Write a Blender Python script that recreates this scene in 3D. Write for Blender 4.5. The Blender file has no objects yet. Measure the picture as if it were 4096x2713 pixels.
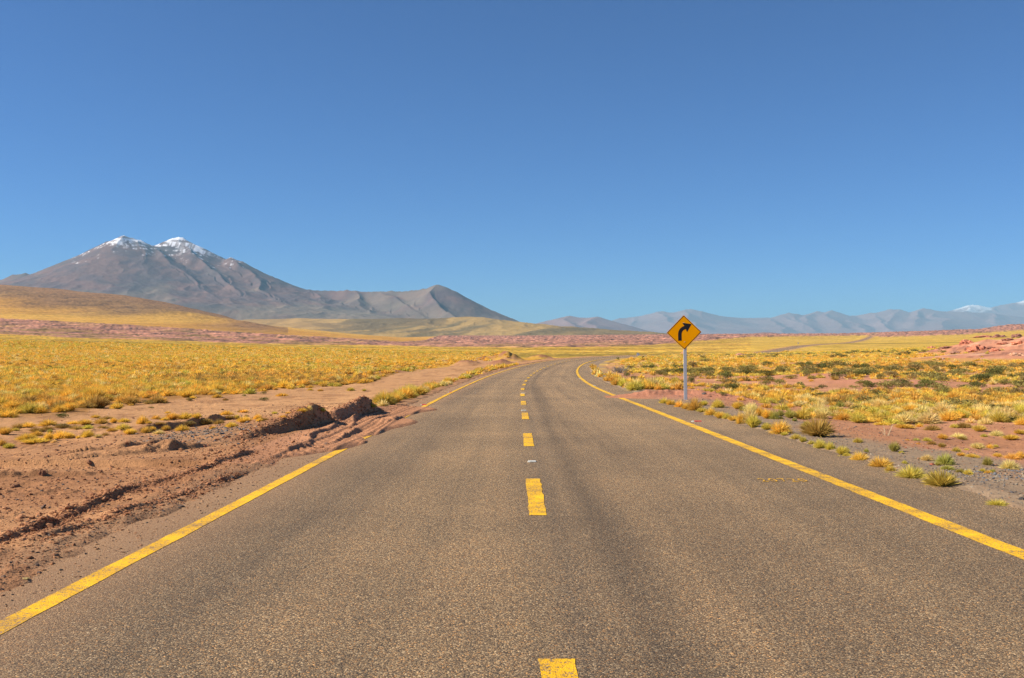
import bpy, math, random
import numpy as np
from mathutils import Vector, Matrix, Euler

sc = bpy.context.scene
R = math.radians
# ------------------------------------------------------------------ camera, sky, sun, exposure
F, CX, CY, EYE = 4145.0, 2048.0, 1356.5, 1.565
cam = bpy.data.cameras.new("camera")
cam.sensor_width = 36.0
cam.lens = 36.0 * F / 4096.0
cam.clip_start, cam.clip_end = 0.1, 150000.0
cam_o = bpy.data.objects.new("camera", cam)
cam_o.location = (0, 0, EYE)
cam_o.rotation_euler = (R(90), 0, 0)
sc.collection.objects.link(cam_o)
sc.camera = cam_o

SUN_EL, SUN_AZ = 35.0, -94.0          # azimuth from +Y, clockwise positive: the sun stands to the left
world = bpy.data.worlds.new("World")
sc.world = world
world.use_nodes = True
wn = world.node_tree
bg = wn.nodes["Background"]
sky = wn.nodes.new("ShaderNodeTexSky")
sky.sky_type = 'NISHITA'
sky.sun_disc = False
sky.sun_elevation = R(SUN_EL)
sky.sun_rotation = R(SUN_AZ)
sky.altitude = 8000.0
sky.air_density = 1.86
sky.dust_density = 0.22
sky.ozone_density = 10.0
wn.links.new(sky.outputs[0], bg.inputs[0])
bg.inputs[1].default_value = 0.070

sun = bpy.data.lights.new("sun", 'SUN')
sun.energy = 5.0
sun.angle = R(0.53)
sun.color = (1.0, 0.90, 0.76)
sun_o = bpy.data.objects.new("sun", sun)
sd = Vector((math.sin(R(SUN_AZ)) * math.cos(R(SUN_EL)), math.cos(R(SUN_AZ)) * math.cos(R(SUN_EL)), math.sin(R(SUN_EL))))
sun_o.rotation_euler = sd.to_track_quat('Z', 'Y').to_euler()
sun_o.location = (-60, 20, 60)
sc.collection.objects.link(sun_o)

sc.view_settings.view_transform = 'Standard'
sc.view_settings.look = 'None'
sc.view_settings.gamma = 1.0
sc.view_settings.exposure = 0.75
sc.render.engine = 'CYCLES'
cy = sc.cycles
cy.max_bounces = 4
cy.diffuse_bounces = 2
cy.glossy_bounces = 1
cy.transmission_bounces = 2
cy.transparent_max_bounces = 4
cy.volume_bounces = 0
cy.use_denoising = True
cy.denoiser = 'OPENIMAGEDENOISE'
cy.denoising_prefilter = 'NONE'
cy.sample_clamp_indirect = 6.0

rng = np.random.default_rng(11)
random.seed(5)

# ------------------------------------------------------------------ helpers
def lin(r, g, b, k=1.0):
    f = lambda c: (c / 255 / 12.92) if c <= 10 else ((c / 255 + 0.055) / 1.055) ** 2.4
    return np.array([f(r) * k, f(g) * k, f(b) * k])

def hsh(ix, iy, seed):
    h = (ix.astype(np.int64) * 374761393 + iy.astype(np.int64) * 668265263 + seed * 974634777) & 0xffffffff
    h = ((h ^ (h >> 13)) * 1274126177) & 0xffffffff
    h = h ^ (h >> 16)
    return (h & 0xffffff) / float(0xffffff)

def vn(x, y, seed=0):
    x = np.asarray(x, dtype=np.float64); y = np.asarray(y, dtype=np.float64)
    ix, iy = np.floor(x), np.floor(y)
    fx, fy = x - ix, y - iy
    fx = fx * fx * fx * (fx * (fx * 6 - 15) + 10); fy = fy * fy * fy * (fy * (fy * 6 - 15) + 10)
    a, b = hsh(ix, iy, seed), hsh(ix + 1, iy, seed)
    c, d = hsh(ix, iy + 1, seed), hsh(ix + 1, iy + 1, seed)
    return (a + (b - a) * fx) * (1 - fy) + (c + (d - c) * fx) * fy

def fbm(x, y, octv=4, seed=0, gain=0.5):
    s, a, n = 0.0, 1.0, 0.0
    for k in range(octv):
        s = s + a * vn(x * 2.03 ** k + 17.3 * k, y * 2.03 ** k - 9.1 * k, seed + k * 7)
        n += a; a *= gain
    return s / n                       # 0..1

def ss(a, b, x):
    t = np.clip((x - a) / (b - a), 0, 1)
    return t * t * (3 - 2 * t)

def tag(o, label=None, cat=None, group=None, kind=None):
    if label: o["label"] = label
    if cat: o["category"] = cat
    if group: o["group"] = group
    if kind: o["kind"] = kind
    return o

def mesh(name, verts, faces, smooth=False):
    me = bpy.data.meshes.new(name)
    me.from_pydata([tuple(v) for v in verts], [], [tuple(f) for f in faces])
    me.validate()
    if smooth: me.shade_smooth()
    me.update()
    return me

def obj(name, me, mat=None, parent=None):
    o = bpy.data.objects.new(name, me)
    sc.collection.objects.link(o)
    if mat is not None and not me.materials: me.materials.append(mat)
    if parent is not None: o.parent = parent
    return o

def empty(name, loc):
    o = bpy.data.objects.new(name, None)
    o.location = loc
    o.empty_display_size = 0.2
    sc.collection.objects.link(o)
    return o

def grid_mesh(name, P, cols=None, smooth=True):
    """P: (n, m, 3) array -> one quad sheet; cols: (n, m, 3) soil colour per point."""
    n, m, _ = P.shape
    me = bpy.data.meshes.new(name)
    me.vertices.add(n * m)
    me.vertices.foreach_set("co", P.reshape(-1).astype(np.float32))
    i = np.arange(n * m).reshape(n, m)
    q = np.stack([i[:-1, :-1], i[:-1, 1:], i[1:, 1:], i[1:, :-1]], -1).reshape(-1, 4)
    k = len(q)
    me.loops.add(k * 4)
    me.loops.foreach_set("vertex_index", q.reshape(-1).astype(np.int32))
    me.polygons.add(k)
    me.polygons.foreach_set("loop_start", np.arange(0, k * 4, 4, dtype=np.int32))
    me.polygons.foreach_set("loop_total", np.full(k, 4, dtype=np.int32))
    me.polygons.foreach_set("use_smooth", np.full(k, smooth))
    if cols is not None:
        a = me.attributes.new("soil", 'FLOAT_COLOR', 'POINT')
        c = np.ones((n * m, 4), dtype=np.float32); c[:, :3] = np.clip(cols.reshape(-1, 3), 0, 1)
        a.data.foreach_set("color", c.reshape(-1))
    me.update(calc_edges=True)
    return me

class NT:
    """small wrapper for building node materials"""
    def __init__(self, name, rough=0.9, spec=0.2):
        self.m = bpy.data.materials.new(name); self.m.use_nodes = True
        self.t = self.m.node_tree; self.n = self.t.nodes
        self.b = self.n["Principled BSDF"]
        self.b.inputs["Roughness"].default_value = rough
        self.b.inputs["Specular IOR Level"].default_value = spec
    def new(self, kind, **kw):
        nd = self.n.new(kind)
        for k, v in kw.items(): setattr(nd, k, v)
        return nd
    def link(self, a, b): self.t.links.new(a, b)
    def noise(self, scale, detail=3, rough=0.55, vec=None):
        nd = self.new("ShaderNodeTexNoise"); nd.inputs["Scale"].default_value = scale
        nd.inputs["Detail"].default_value = detail; nd.inputs["Roughness"].default_value = rough
        if vec is not None: self.link(vec, nd.inputs["Vector"])
        return nd
    def ramp(self, fac, stops):
        r = self.new("ShaderNodeValToRGB"); e = r.color_ramp.elements
        while len(e) < len(stops): e.new(0.5)
        for el, (p, c) in zip(e, stops):
            el.position = p; el.color = (*c, 1) if len(c) == 3 else c
        self.link(fac, r.inputs[0]); return r.outputs[0]
    def mix(self, fac, a, b, typ='MIX'):
        m = self.new("ShaderNodeMix", data_type='RGBA', blend_type=typ)
        for s, v in ((m.inputs[0], fac), (m.inputs[6], a), (m.inputs[7], b)):
            if hasattr(v, "links"): self.link(v, s)
            elif isinstance(v, (int, float)): s.default_value = v
            else: s.default_value = (*v, 1)
        return m.outputs[2]
    def math(self, op, a, b=0.0):
        m = self.new("ShaderNodeMath", operation=op)
        for s, v in ((m.inputs[0], a), (m.inputs[1], b)):
            if hasattr(v, "links"): self.link(v, s)
            else: s.default_value = v
        return m.outputs[0]
    def bump(self, h, strength, dist):
        b = self.new("ShaderNodeBump"); b.inputs["Strength"].default_value = strength; b.inputs["Distance"].default_value = dist
        self.link(h, b.inputs["Height"]); self.link(b.outputs[0], self.b.inputs["Normal"])
    def color(self, c): self.link(c, self.b.inputs["Base Color"])
    def coords(self, out="Object"):
        return self.new("ShaderNodeTexCoord").outputs[out]

def plain(name, rgb, rough=0.6, metal=0.0, var=0.15, scale=30.0, spec=0.3):
    t = NT(name, rough, spec); t.b.inputs["Metallic"].default_value = metal
    nz = t.noise(scale, 4, 0.6, t.coords())
    c = t.ramp(nz.outputs[0], [(0.3, tuple(np.array(rgb) * (1 - var))), (0.7, tuple(np.clip(np.array(rgb) * (1 + var), 0, 1)))])
    t.color(c)
    return t.m

# ------------------------------------------------------------------ the lie of the land
ROAD_X0, ROAD_H, ROAD_Y0, ROAD_R, ROAD_Y1 = 0.20, 0.0055, 42.0, 980.0, 378.0
_dy1 = ROAD_Y1 - ROAD_Y0
_x1 = ROAD_X0 + ROAD_H * ROAD_Y1 + ROAD_R - math.sqrt(ROAD_R ** 2 - _dy1 ** 2)
_t1 = ROAD_H + _dy1 / math.sqrt(ROAD_R ** 2 - _dy1 ** 2)
def road_x(Y):
    Y = np.asarray(Y, float)
    d = np.clip(Y - ROAD_Y0, 0, _dy1)
    a = ROAD_X0 + ROAD_H * Y + ROAD_R - np.sqrt(ROAD_R ** 2 - d ** 2)
    return np.where(Y > ROAD_Y1, _x1 + _t1 * (Y - ROAD_Y1), a)
def road_t(Y):
    d = np.clip(np.asarray(Y, float) - ROAD_Y0, 0, _dy1)
    return ROAD_H + d / np.sqrt(ROAD_R ** 2 - d ** 2)
def road_off(X, Y):
    return (X - road_x(Y)) / np.sqrt(1 + road_t(Y) ** 2)

XS = np.array([-2600, 0, 500, 1000, 1400, 1600, 1750, 2048, 2350, 2600, 3000, 3236, 3400, 3700, 3900, 4096, 6000.])
def row_tab(pts):
    return np.interp(XS, [p[0] for p in pts], [p[1] for p in pts])
CREST = [(-2600, 1120), (0, 1140), (139, 1150), (325, 1166), (446, 1178), (557, 1191), (697, 1215), (883, 1263), (966, 1289), (1100, 1306),
         (1400, 1335), (1600, 1350), (1750, 1346), (2100, 1346.5), (2600, 1341.5), (3000, 1338.5), (3350, 1337), (3700, 1327),
         (3839, 1322), (3917, 1320), (3951, 1314), (4034, 1301), (4096, 1300), (6000, 1285)]
STN = [
    (100, [(0, 1484), (2048, 1487), (4096, 1485)]),
    (150, [(0, 1450), (1000, 1452), (2048, 1455.5), (2600, 1452), (3400, 1449), (4096, 1446)]),
    (200, [(-2600, 1425), (0, 1430), (1000, 1434), (2048, 1441), (2600, 1439), (3400, 1434), (4096, 1428), (6000, 1420)]),
    (300, [(-2600, 1390), (0, 1404), (1000, 1414), (1400, 1420), (2048, 1430), (2600, 1427), (3000, 1426), (3400, 1421), (4096, 1408), (6000, 1395)]),
    (450, [(-2600, 1360), (0, 1382), (500, 1390), (1000, 1400), (1400, 1410), (2048, 1423), (2600, 1422), (3000, 1421), (3400, 1412), (3700, 1404), (4096, 1390), (6000, 1370)]),
    (620, [(-2600, 1335), (0, 1364), (500, 1376), (1000, 1389), (1400, 1400), (2048, 1413), (2600, 1415), (3000, 1416.5), (3236, 1409), (3400, 1403), (3700, 1393), (4096, 1376), (6000, 1350)]),
    (900, [(-2600, 1310), (0, 1338), (500, 1358), (1000, 1376), (1400, 1384), (1750, 1389), (2048, 1392), (2600, 1392), (3000, 1391), (3236, 1386), (3400, 1388), (3700, 1378), (4096, 1360), (6000, 1330)]),
    (1150, [(-2600, 1290), (0, 1322), (500, 1343), (1000, 1364), (1400, 1376), (1750, 1383), (2048, 1386), (2600, 1385), (3000, 1383), (3236, 1379), (3400, 1381), (3700, 1370), (4096, 1352), (6000, 1320)]),
    (1650, [(-2600, 1240), (0, 1275), (500, 1300), (1000, 1333), (1400, 1356), (1600, 1369), (1750, 1374), (2048, 1377), (2600, 1373), (3000, 1371), (3236, 1374), (3400, 1374.5), (3700, 1359), (4096, 1343), (6000, 1310)]),
    (2500, [(-2600, 1190), (0, 1228), (500, 1268), (1000, 1308), (1400, 1343), (1600, 1357), (1750, 1358), (2048, 1362), (2600, 1358), (3000, 1357), (3236, 1362), (3400, 1364), (3700, 1348), (3900, 1342), (4096, 1330), (6000, 1300)]),
    (3700, [(-2600, 1138), (0, 1158), (325, 1180), (557, 1203), (697, 1224), (883, 1265), (1100, 1308), (1400, 1337), (1600, 1351.5), (1750, 1348), (2048, 1349), (2600, 1344), (3000, 1342), (3400, 1344), (3700, 1334), (3900, 1327), (4096, 1311), (6000, 1290)]),
]
# columns are finer tables than XS, so keep each station as a function of the picture column
def z_from_row(row, y): return EYE - (row - CY) * y / F

uu_in = np.arange(-0.56, 0.5601, 0.00105)
g = []
u = 0.56
st = 0.0012
while u < 2.2:
    u += st; st *= 1.06; g.append(u)
UU = np.concatenate([-np.array(g)[::-1], uu_in, np.array(g)])
ys = [-9.0]
while ys[-1] < 60000:
    y = ys[-1]
    a = max(y, 0)
    d = max(0.02, min(a * a / 1621 * 0.34, 0.09 + max(a - 24, 0) * 0.02, 1e9))
    if y < 2: d = 0.35
    elif y < 5: d = 0.05
    if y > 45: d = min(a * a / 1621 * 0.5, a * 0.014)
    if y > 5200: d = a * 0.06
    ys.append(y + d)
YY = np.array(ys)
SW = np.sqrt(YY ** 2 + 64.0)
PXC = CX + UU * F

st_y, st_z = [], []
for y in (-12.0, 0.0, 30.0, 60.0):
    st_y.append(y); st_z.append(np.full(len(UU), -0.018 * y))
for y, pts in STN:
    st_y.append(y); st_z.append(z_from_row(np.interp(PXC, [p[0] for p in pts], [p[1] for p in pts]), y))
crest_row = np.interp(PXC, [p[0] for p in CREST], [p[1] for p in CREST])
st_y.append(4400.0); st_z.append(z_from_row(crest_row, 4400.0))
st_y.append(5200.0); st_z.append(z_from_row(crest_row + 10, 5200.0))
st_y.append(9000.0); st_z.append(z_from_row(np.maximum(crest_row + 40, 1352), 9000.0))
st_y.append(14000.0); st_z.append(np.full(len(UU), z_from_row(1353.0, 14000.0)))
st_y.append(61000.0); st_z.append(np.full(len(UU), 20.0))
st_y = np.array(st_y); st_z = np.array(st_z)
# soften the tables across the columns so that no kinks show
ker = np.hanning(41); ker /= ker.sum()
for k in range(4, len(st_z)):
    kk = ker if k < len(st_z) - 5 else np.hanning(13) / np.hanning(13).sum()
    pad = len(kk) // 2
    st_z[k] = np.convolve(np.pad(st_z[k], pad, mode='edge'), kk, mode='valid')

def hermite(yq):
    """monotone-limited cubic through the stations, for all columns: returns (len(yq), columns)"""
    h = np.diff(st_y)[:, None]
    dl = np.diff(st_z, axis=0) / h
    m = np.zeros_like(st_z)
    m[1:-1] = np.where(dl[:-1] * dl[1:] > 0, 2 * dl[:-1] * dl[1:] / (dl[:-1] + dl[1:] + 1e-12), 0.0)
    m[0], m[-1] = dl[0], dl[-1]
    i = np.clip(np.searchsorted(st_y, yq) - 1, 0, len(st_y) - 2)
    t = ((yq - st_y[i]) / (st_y[i + 1] - st_y[i]))[:, None]
    hh = (st_y[i + 1] - st_y[i])[:, None]
    return ((2 * t ** 3 - 3 * t ** 2 + 1) * st_z[i] + (t ** 3 - 2 * t ** 2 + t) * hh * m[i]
            + (-2 * t ** 3 + 3 * t ** 2) * st_z[i + 1] + (t ** 3 - t ** 2) * hh * m[i + 1])

ZB = hermite(YY)                                         # smooth land
X = UU[None, :] * SW[:, None]
Y = np.repeat(YY[:, None], len(UU), 1)

def bil(A, x, y):
    """value of the table A at world points"""
    x = np.asarray(x, float); y = np.asarray(y, float)
    uq = x / np.sqrt(y ** 2 + 64.0)
    i = np.clip(np.searchsorted(YY, y) - 1, 0, len(YY) - 2)
    j = np.clip(np.searchsorted(UU, uq) - 1, 0, len(UU) - 2)
    ty = np.clip((y - YY[i]) / (YY[i + 1] - YY[i]), 0, 1); tx = np.clip((uq - UU[j]) / (UU[j + 1] - UU[j]), 0, 1)
    return (A[i, j] * (1 - tx) + A[i, j + 1] * tx) * (1 - ty) + (A[i + 1, j] * (1 - tx) + A[i + 1, j + 1] * tx) * ty

ROAD_END = 4150.0
ry = np.array([y for y in YY if -8.5 < y < ROAD_END])
rz = bil(ZB, road_x(ry), ry)
def road_z(Yq):
    return np.interp(Yq, ry, rz) + 0.0012 * np.clip(np.asarray(Yq, float) - 60, 0, 700)
OFF = road_off(X, Y)
ZRD = road_z(YY)[:, None]
PX = CX + X / np.maximum(Y, 0.5) * F
ROW = CY + (EYE - ZB) / np.maximum(Y, 0.5) * F

Z = ZB.copy()
# the ground joins the road bed
reach = np.clip(7.0 + Y * 0.04, 7, 40)
wj = 1 - ss(4.6, 4.6 + reach, np.abs(OFF))
wj = np.where(Y < ROAD_END, wj, 0)
Z = Z * (1 - wj) + (ZRD * np.ones_like(Z)) * wj

def plane(px, row):
    y = 6487.0 / (row - 1431.0)
    return (px - CX) / F * y, y

# ---- mounds on both sides of the road
def bump(x0, y0, sx, sy, h, p=2.0, seed=1, n=0.3):
    global Z
    d = np.sqrt(((X - x0) / sx) ** 2 + ((Y - y0) / sy) ** 2)
    sel = d < 2.6
    nn = 1 + n * (fbm(X[sel] / (0.4 * min(sx, sy)), Y[sel] / (0.4 * min(sx, sy)), 4, seed) - 0.5) * 2
    Z[sel] += h * np.exp(-d[sel] ** p) * nn
MOUNDS = []
SHELVES = []
def mound(px, row_top, y, wpx, sy, h, seed, p=2.0):
    x0 = (px - CX) / F * y
    sx = wpx / 2 / F * y / 1.25
    bump(x0, y, sx, sy, h, p, seed)
    MOUNDS.append((x0, y, sx, sy))
mound(1868, 1439, 139, 125, 4.0, 0.80, 31)
mound(1795, 1431, 158, 200, 4.0, 0.45, 32)
mound(2000, 1438, 137, 120, 4.0, 0.75, 33)
mound(2032, 1407, 172, 120, 5.5, 1.5, 34)
mound(1950, 1422, 174, 150, 5.0, 0.85, 35)
mound(2160, 1417, 205, 120, 6.0, 0.9, 36)
mound(1560, 1480, 96, 130, 3.0, 0.25, 37)
mound(2960, 1424, 300, 50, 6.0, 1.2, 38)
mound(2735, 1418, 330, 30, 6.0, 1.3, 39)
# pale rock shelf on the right
def shelf(px, y, wpx, sy, h, seed, p=2.0, n=0.35):
    x0 = (px - CX) / F * y
    bump(x0, y, wpx / 2 / F * y, sy, h, p, seed, n)
    MOUNDS.append((x0, y, wpx / 2 / F * y * 0.9, sy * 0.9)); SHELVES.append((x0, y, wpx / 2 / F * y, sy))
shelf(4250, 178, 800, 26, 3.5, 41, 3.0)
shelf(3930, 160, 640, 9, 0.8, 46, 3.0)
shelf(3850, 200, 420, 12, 1.0, 42, 2.5)
shelf(4150, 260, 420, 22, 2.6, 43, 2.5)
shelf(3330, 84, 620, 7, 0.40, 44)
shelf(3560, 72, 500, 5, 0.30, 45)

# the verge falls away on the right, the left dirt is nearly level
side = ss(6.3, 9.5, OFF) * (1 - ss(90, 160, Y))
Z -= 0.22 * side
Z -= 0.10 * ss(9, 20, OFF) * (1 - ss(90, 160, Y))
Z -= 0.05 * ss(5.0, 9.0, -OFF) * (1 - ss(90, 160, Y))

# ---- fine relief
near = Y < 130
amp = np.where(OFF > 0, ss(5.6, 9, OFF), ss(4.4, 6, -OFF))
Z[near] += amp[near] * (0.16 * (fbm(X[near] / 2.6, Y[near] / 2.6, 3, 3) - 0.5) + 0.05 * (fbm(X[near] / 0.5, Y[near] / 0.5, 3, 5) - 0.5))
far = (Y >= 60) & (Y < 900) & (np.abs(OFF) > 7)
Z[far] += 0.5 * np.clip((Y[far] - 60) / 60, 0, 1) * (fbm(X[far] / 22, Y[far] / 22, 3, 8) - 0.5)
dirt = (Y > 3) & (Y < 40) & (OFF < -3.2) & (OFF > -16)
cl = fbm(X[dirt] / 0.16, Y[dirt] / 0.22, 3, 12)
cl2 = fbm(X[dirt] / 1.1, Y[dirt] / 1.1, 2, 14)
dw = ss(3.5, 4.6, -OFF[dirt])
Z[dirt] += dw * (0.016 * (cl - 0.5) + 0.05 * np.clip(cl - 0.60, 0, 1) * ss(0.45, 0.65, cl2) * 2.0)
gv = (Y > 3) & (Y < 60) & (OFF > 4.7) & (OFF < 12)
Z[gv] += 0.018 * (fbm(X[gv] / 0.12, Y[gv] / 0.15, 2, 15) - 0.5) * ss(4.8, 5.4, OFF[gv])

# ---- asphalt bed and ragged asphalt edges
nedge = fbm(X / 0.35, Y / 0.8, 3, 21) - 0.5
prof = np.where(OFF < 0, -0.05 + 0.085 * ss(3.40, 4.05, -OFF), -0.05 + 0.080 * ss(4.65, 5.35, OFF))
prof = prof + np.where(OFF < 0, 0.10, 0.06) * nedge * ((np.abs(OFF) > 3.3) & (np.abs(OFF) < 6))
bed = (OFF > -4.6) & (OFF < 5.6) & (Y < ROAD_END)
wbed = np.where(OFF < 0, 1 - ss(4.2, 4.7, -OFF), 1 - ss(5.3, 5.8, OFF))
deep = np.where(prof < 0, 0.0009 * np.clip(Y - 25, 0, 500), 0) + np.where((np.abs(OFF) < 3.6), 0.002 * np.clip(Y - 60, 0, 600), 0)
Z = np.where((wbed > 0) & (Y < ROAD_END), Z * (1 - wbed) + (ZRD + prof - deep) * wbed, Z)

# ---- sand that lies over the left edge of the road
lim_y = [15.5, 16.6, 17.6, 19.0, 20.2, 21.0, 23.0, 24.6, 25.4, 26.6, 28.0, 29.5, 31.0, 32.0, 33.2]
lim_o = [-4.2, -3.55, -3.22, -2.98, -3.24, -3.10, -2.92, -2.66, -2.70, -3.16, -3.22, -2.96, -2.62, -2.82, -4.2]
cov = (Y > 15) & (Y < 34) & (OFF < -2.2) & (OFF > -8)
cx_, cy_, co_ = X[cov], Y[cov], OFF[cov]
lim = np.interp(cy_, lim_y, lim_o) + 0.20 + 0.16 * (fbm(cx_ / 0.5, cy_ / 0.9, 3, 51) - 0.5)
h = ss(0.0, 0.35, lim - co_)
zc = road_z(cy_) - 0.05 + 0.10 * h + 0.03 * ss(0.3, 1.2, lim - co_) + 0.018 * h * (fbm(cx_ / 0.45, cy_ / 0.6, 3, 52) - 0.5)
# wheel tread pressed into it
def tread(cy0, cy1, o0, o1, wid, per, a, sk):
    t = (cy_ - cy0) / (cy1 - cy0)
    oc = o0 + (o1 - o0) * t + 0.10 * np.sin(t * 5.0 + sk)
    l = (co_ - oc) / wid
    w = ss(0, 0.08, t) * (1 - ss(0.92, 1, t)) * (1 - ss(0.85, 1.05, np.abs(l)))
    groove = 0.5 + 0.5 * np.cos(l * math.pi * 3.0)
    bars = 0.5 + 0.5 * np.sin(2 * math.pi * (cy_ / per + 0.5 * np.abs(l) * np.sign(np.sin(sk * 7 + 1)) + 0.3 * l))
    return w * (a * (ss(0.25, 0.75, bars) * (0.35 + 0.65 * groove)) - a * 0.8) + 0.02 * np.exp(-((np.abs(l) - 1.15) / 0.16) ** 2) * ss(0, 0.08, t) * (1 - ss(0.92, 1, t))
zc = zc + h * (tread(15.6, 27.0, -3.75, -3.35, 0.27, 0.32, 0.022, 0.4) + tread(18.0, 33.0, -3.35, -3.25, 0.22, 0.33, 0.024, 1.9)
               + tread(21.5, 33.0, -3.85, -3.70, 0.20, 0.34, 0.022, 3.3))
Z[cov] = np.where(h > 0, np.maximum(Z[cov], zc), Z[cov])

# ---- ridges of pushed-up soil, as (X, Y, height) lines: steep towards the road, gentle behind
def ridge(pts, wr, wl, seed, rough=0.5, exact=False):
    global Z
    P = np.array(pts, float)
    x0, x1 = P[:, 0].min() - 3.5, P[:, 0].max() + 2.0
    y0, y1 = P[:, 1].min() - 2.0, P[:, 1].max() + 2.0
    r0, r1 = np.searchsorted(YY, [y0, y1])
    S = (X[r0:r1] > x0) & (X[r0:r1] < x1)
    xx, yy = X[r0:r1][S], Y[r0:r1][S]
    wxn = 0.16 * (fbm(xx / 0.35, yy / 0.5, 3, seed + 3) - 0.5)
    xx = xx + wxn * min(1, wl * 2)
    best = np.full(xx.shape, 1e9); hh = np.zeros_like(xx); sg = np.ones_like(xx)
    for a, b in zip(P[:-1], P[1:]):
        d = b[:2] - a[:2]; L = d @ d
        t = np.clip(((xx - a[0]) * d[0] + (yy - a[1]) * d[1]) / L, 0, 1)
        qx, qy = xx - a[0] - t * d[0], yy - a[1] - t * d[1]
        dist = np.hypot(qx, qy)
        s = np.sign(d[1] * qx - d[0] * qy) * (1 if d[1] >= 0 else -1)
        up = dist < best
        best = np.where(up, dist, best); hh = np.where(up, a[2] + t * (b[2] - a[2]), hh); sg = np.where(up, s, sg)
    w = np.where(sg > 0, wr, wl)
    k = best / w
    f = np.where(sg > 0, 1 - ss(0, 1.35, k), np.exp(-k ** 1.3))
    hh = hh * (1 + rough * (fbm(xx / 0.28, yy / 0.4, 4, seed) - 0.5) * 2)
    sub = Z[r0:r1]
    sub[S] += hh * f
    Z[r0:r1] = sub

BANK = [(-5.0, 18.4, .02), (-4.92, 19.2, .09), (-4.82, 20.2, .17), (-4.74, 20.8, .22), (-4.62, 21.5, .26), (-4.52, 21.95, .35), (-4.45, 22.3, .42), (-4.31, 22.85, .43),
        (-4.22, 23.15, .34), (-4.17, 23.5, .10), (-4.2, 24.2, .21), (-4.16, 26.0, .28), (-4.09, 27.2, .29), (-3.98, 27.9, .37), (-3.95, 28.5, .26), (-3.9, 29.4, .03)]
def pl(seq, h):
    return [(*plane(px, row), hh) for (px, row), hh in zip(seq, h if isinstance(h, (list, tuple)) else [h] * len(seq))]
for q_, seq in enumerate([[(430, 1768), (640, 1772), (850, 1763), (990, 1748)], [(440, 1776), (650, 1780), (860, 1771), (980, 1757)], [(340, 1787), (560, 1796), (760, 1786), (900, 1778)], [(60, 1850), (180, 1858), (300, 1852)], [(20, 1925), (120, 1930), (175, 1936)]]):
    ridge(pl(seq, .028), 0.05, 0.09, 140 + q_, 0.4)
ridge(BANK, 0.20, 1.35, 61, 0.22)
RUT1 = pl([(-250, 2290), (106, 2126), (207, 2096), (296, 2055), (414, 2002), (532, 1954), (680, 1916), (757, 1898), (887, 1857), (1005, 1827)], .045)
ridge(RUT1, 0.05, 0.16, 62, 0.9)
RUT2 = pl([(100, 2190), (384, 2096), (532, 2058), (710, 1990), (857, 1936), (980, 1900)], [.01, .02, .016, .022, .022, .01])
ridge(RUT2, 0.04, 0.10, 63, 1.3)
ridge([(-7.35, 20.0, .03), (-7.25, 20.3, .13), (-6.98, 21.4, .16), (-6.5, 22.8, .15), (-6.3, 23.6, .08)], 0.10, 0.8, 64, 0.6)
ridge([(-6.2, 15.6, .05), (-5.95, 15.9, .10), (-5.6, 16.3, .14), (-5.3, 17.0, .11), (-5.15, 17.4, .03)], 0.10, 0.6, 65, 0.9)
ridge([(-7.6, 13.4, .03), (-7.0, 13.6, .045), (-6.4, 13.9, .055), (-5.8, 14.1, .04), (-5.4, 14.6, .02)], 0.09, 0.35, 66, 1.2)
ridge([(-7.4, 12.4, .05), (-6.6, 12.6, .04), (-5.9, 13.0, .02)], 0.08, 0.3, 67, 1.5)
ridge([(-6.6, 16.2, .07), (-6.2, 16.8, .08), (-5.8, 17.6, .05)], 0.08, 0.3, 68, 0.9)
ridge(pl([(1230, 1796), (1242, 1768), (1256, 1750), (1316, 1735), (1345, 1712), (1372, 1705)], [.02, .07, .065, .05, .055, .02]), 0.06, 0.18, 69, 0.4)
ridge(pl([(1409, 1712), (1414, 1692), (1440, 1670), (1521, 1649), (1560, 1643)], [.04, .10, .09, .06, .02]), 0.06, 0.22, 70, 0.4)
ridge(pl([(1372, 1760), (1400, 1746), (1440, 1728)], [.03, .06, .02]), 0.06, 0.15, 71, 1.2)
ridge(pl([(1540, 1700), (1572, 1690), (1600, 1676)], [.04, .10, .03]), 0.08, 0.25, 72, 1.2)
ridge(pl([(1150, 1815), (1190, 1806), (1240, 1796)], [.03, .05, .03]), 0.06, 0.15, 73, 1.0)
# berm of red sand by the sign, with a tongue onto the road
ridge([(3.75, 40.6, .05), (4.5, 41.2, .12), (5.4, 42.2, .22), (6.6, 43.2, .24), (7.8, 43.0, .26), (8.8, 41.0, .22), (9.6, 38.5, .12)], 0.8, 1.4, 74, 0.5)
tong = (Y > 37) & (Y < 45) & (OFF > 3.2) & (OFF < 7)
to = OFF[tong]; ty_ = Y[tong]
tw = (1 - ss(0.5, 1.0, np.abs(ty_ - 41.0 - 0.25 * (to - 4)) / (0.55 + 1.1 * np.clip(to - 3.3, 0, 3)))) * ss(3.35, 4.2, to)
Z[tong] = np.maximum(Z[tong], ZRD.repeat(len(UU), 1)[tong] - 0.04 + 0.10 * tw * (0.7 + 0.6 * fbm(X[tong] / 0.4, ty_ / 0.4, 3, 75)))

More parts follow.
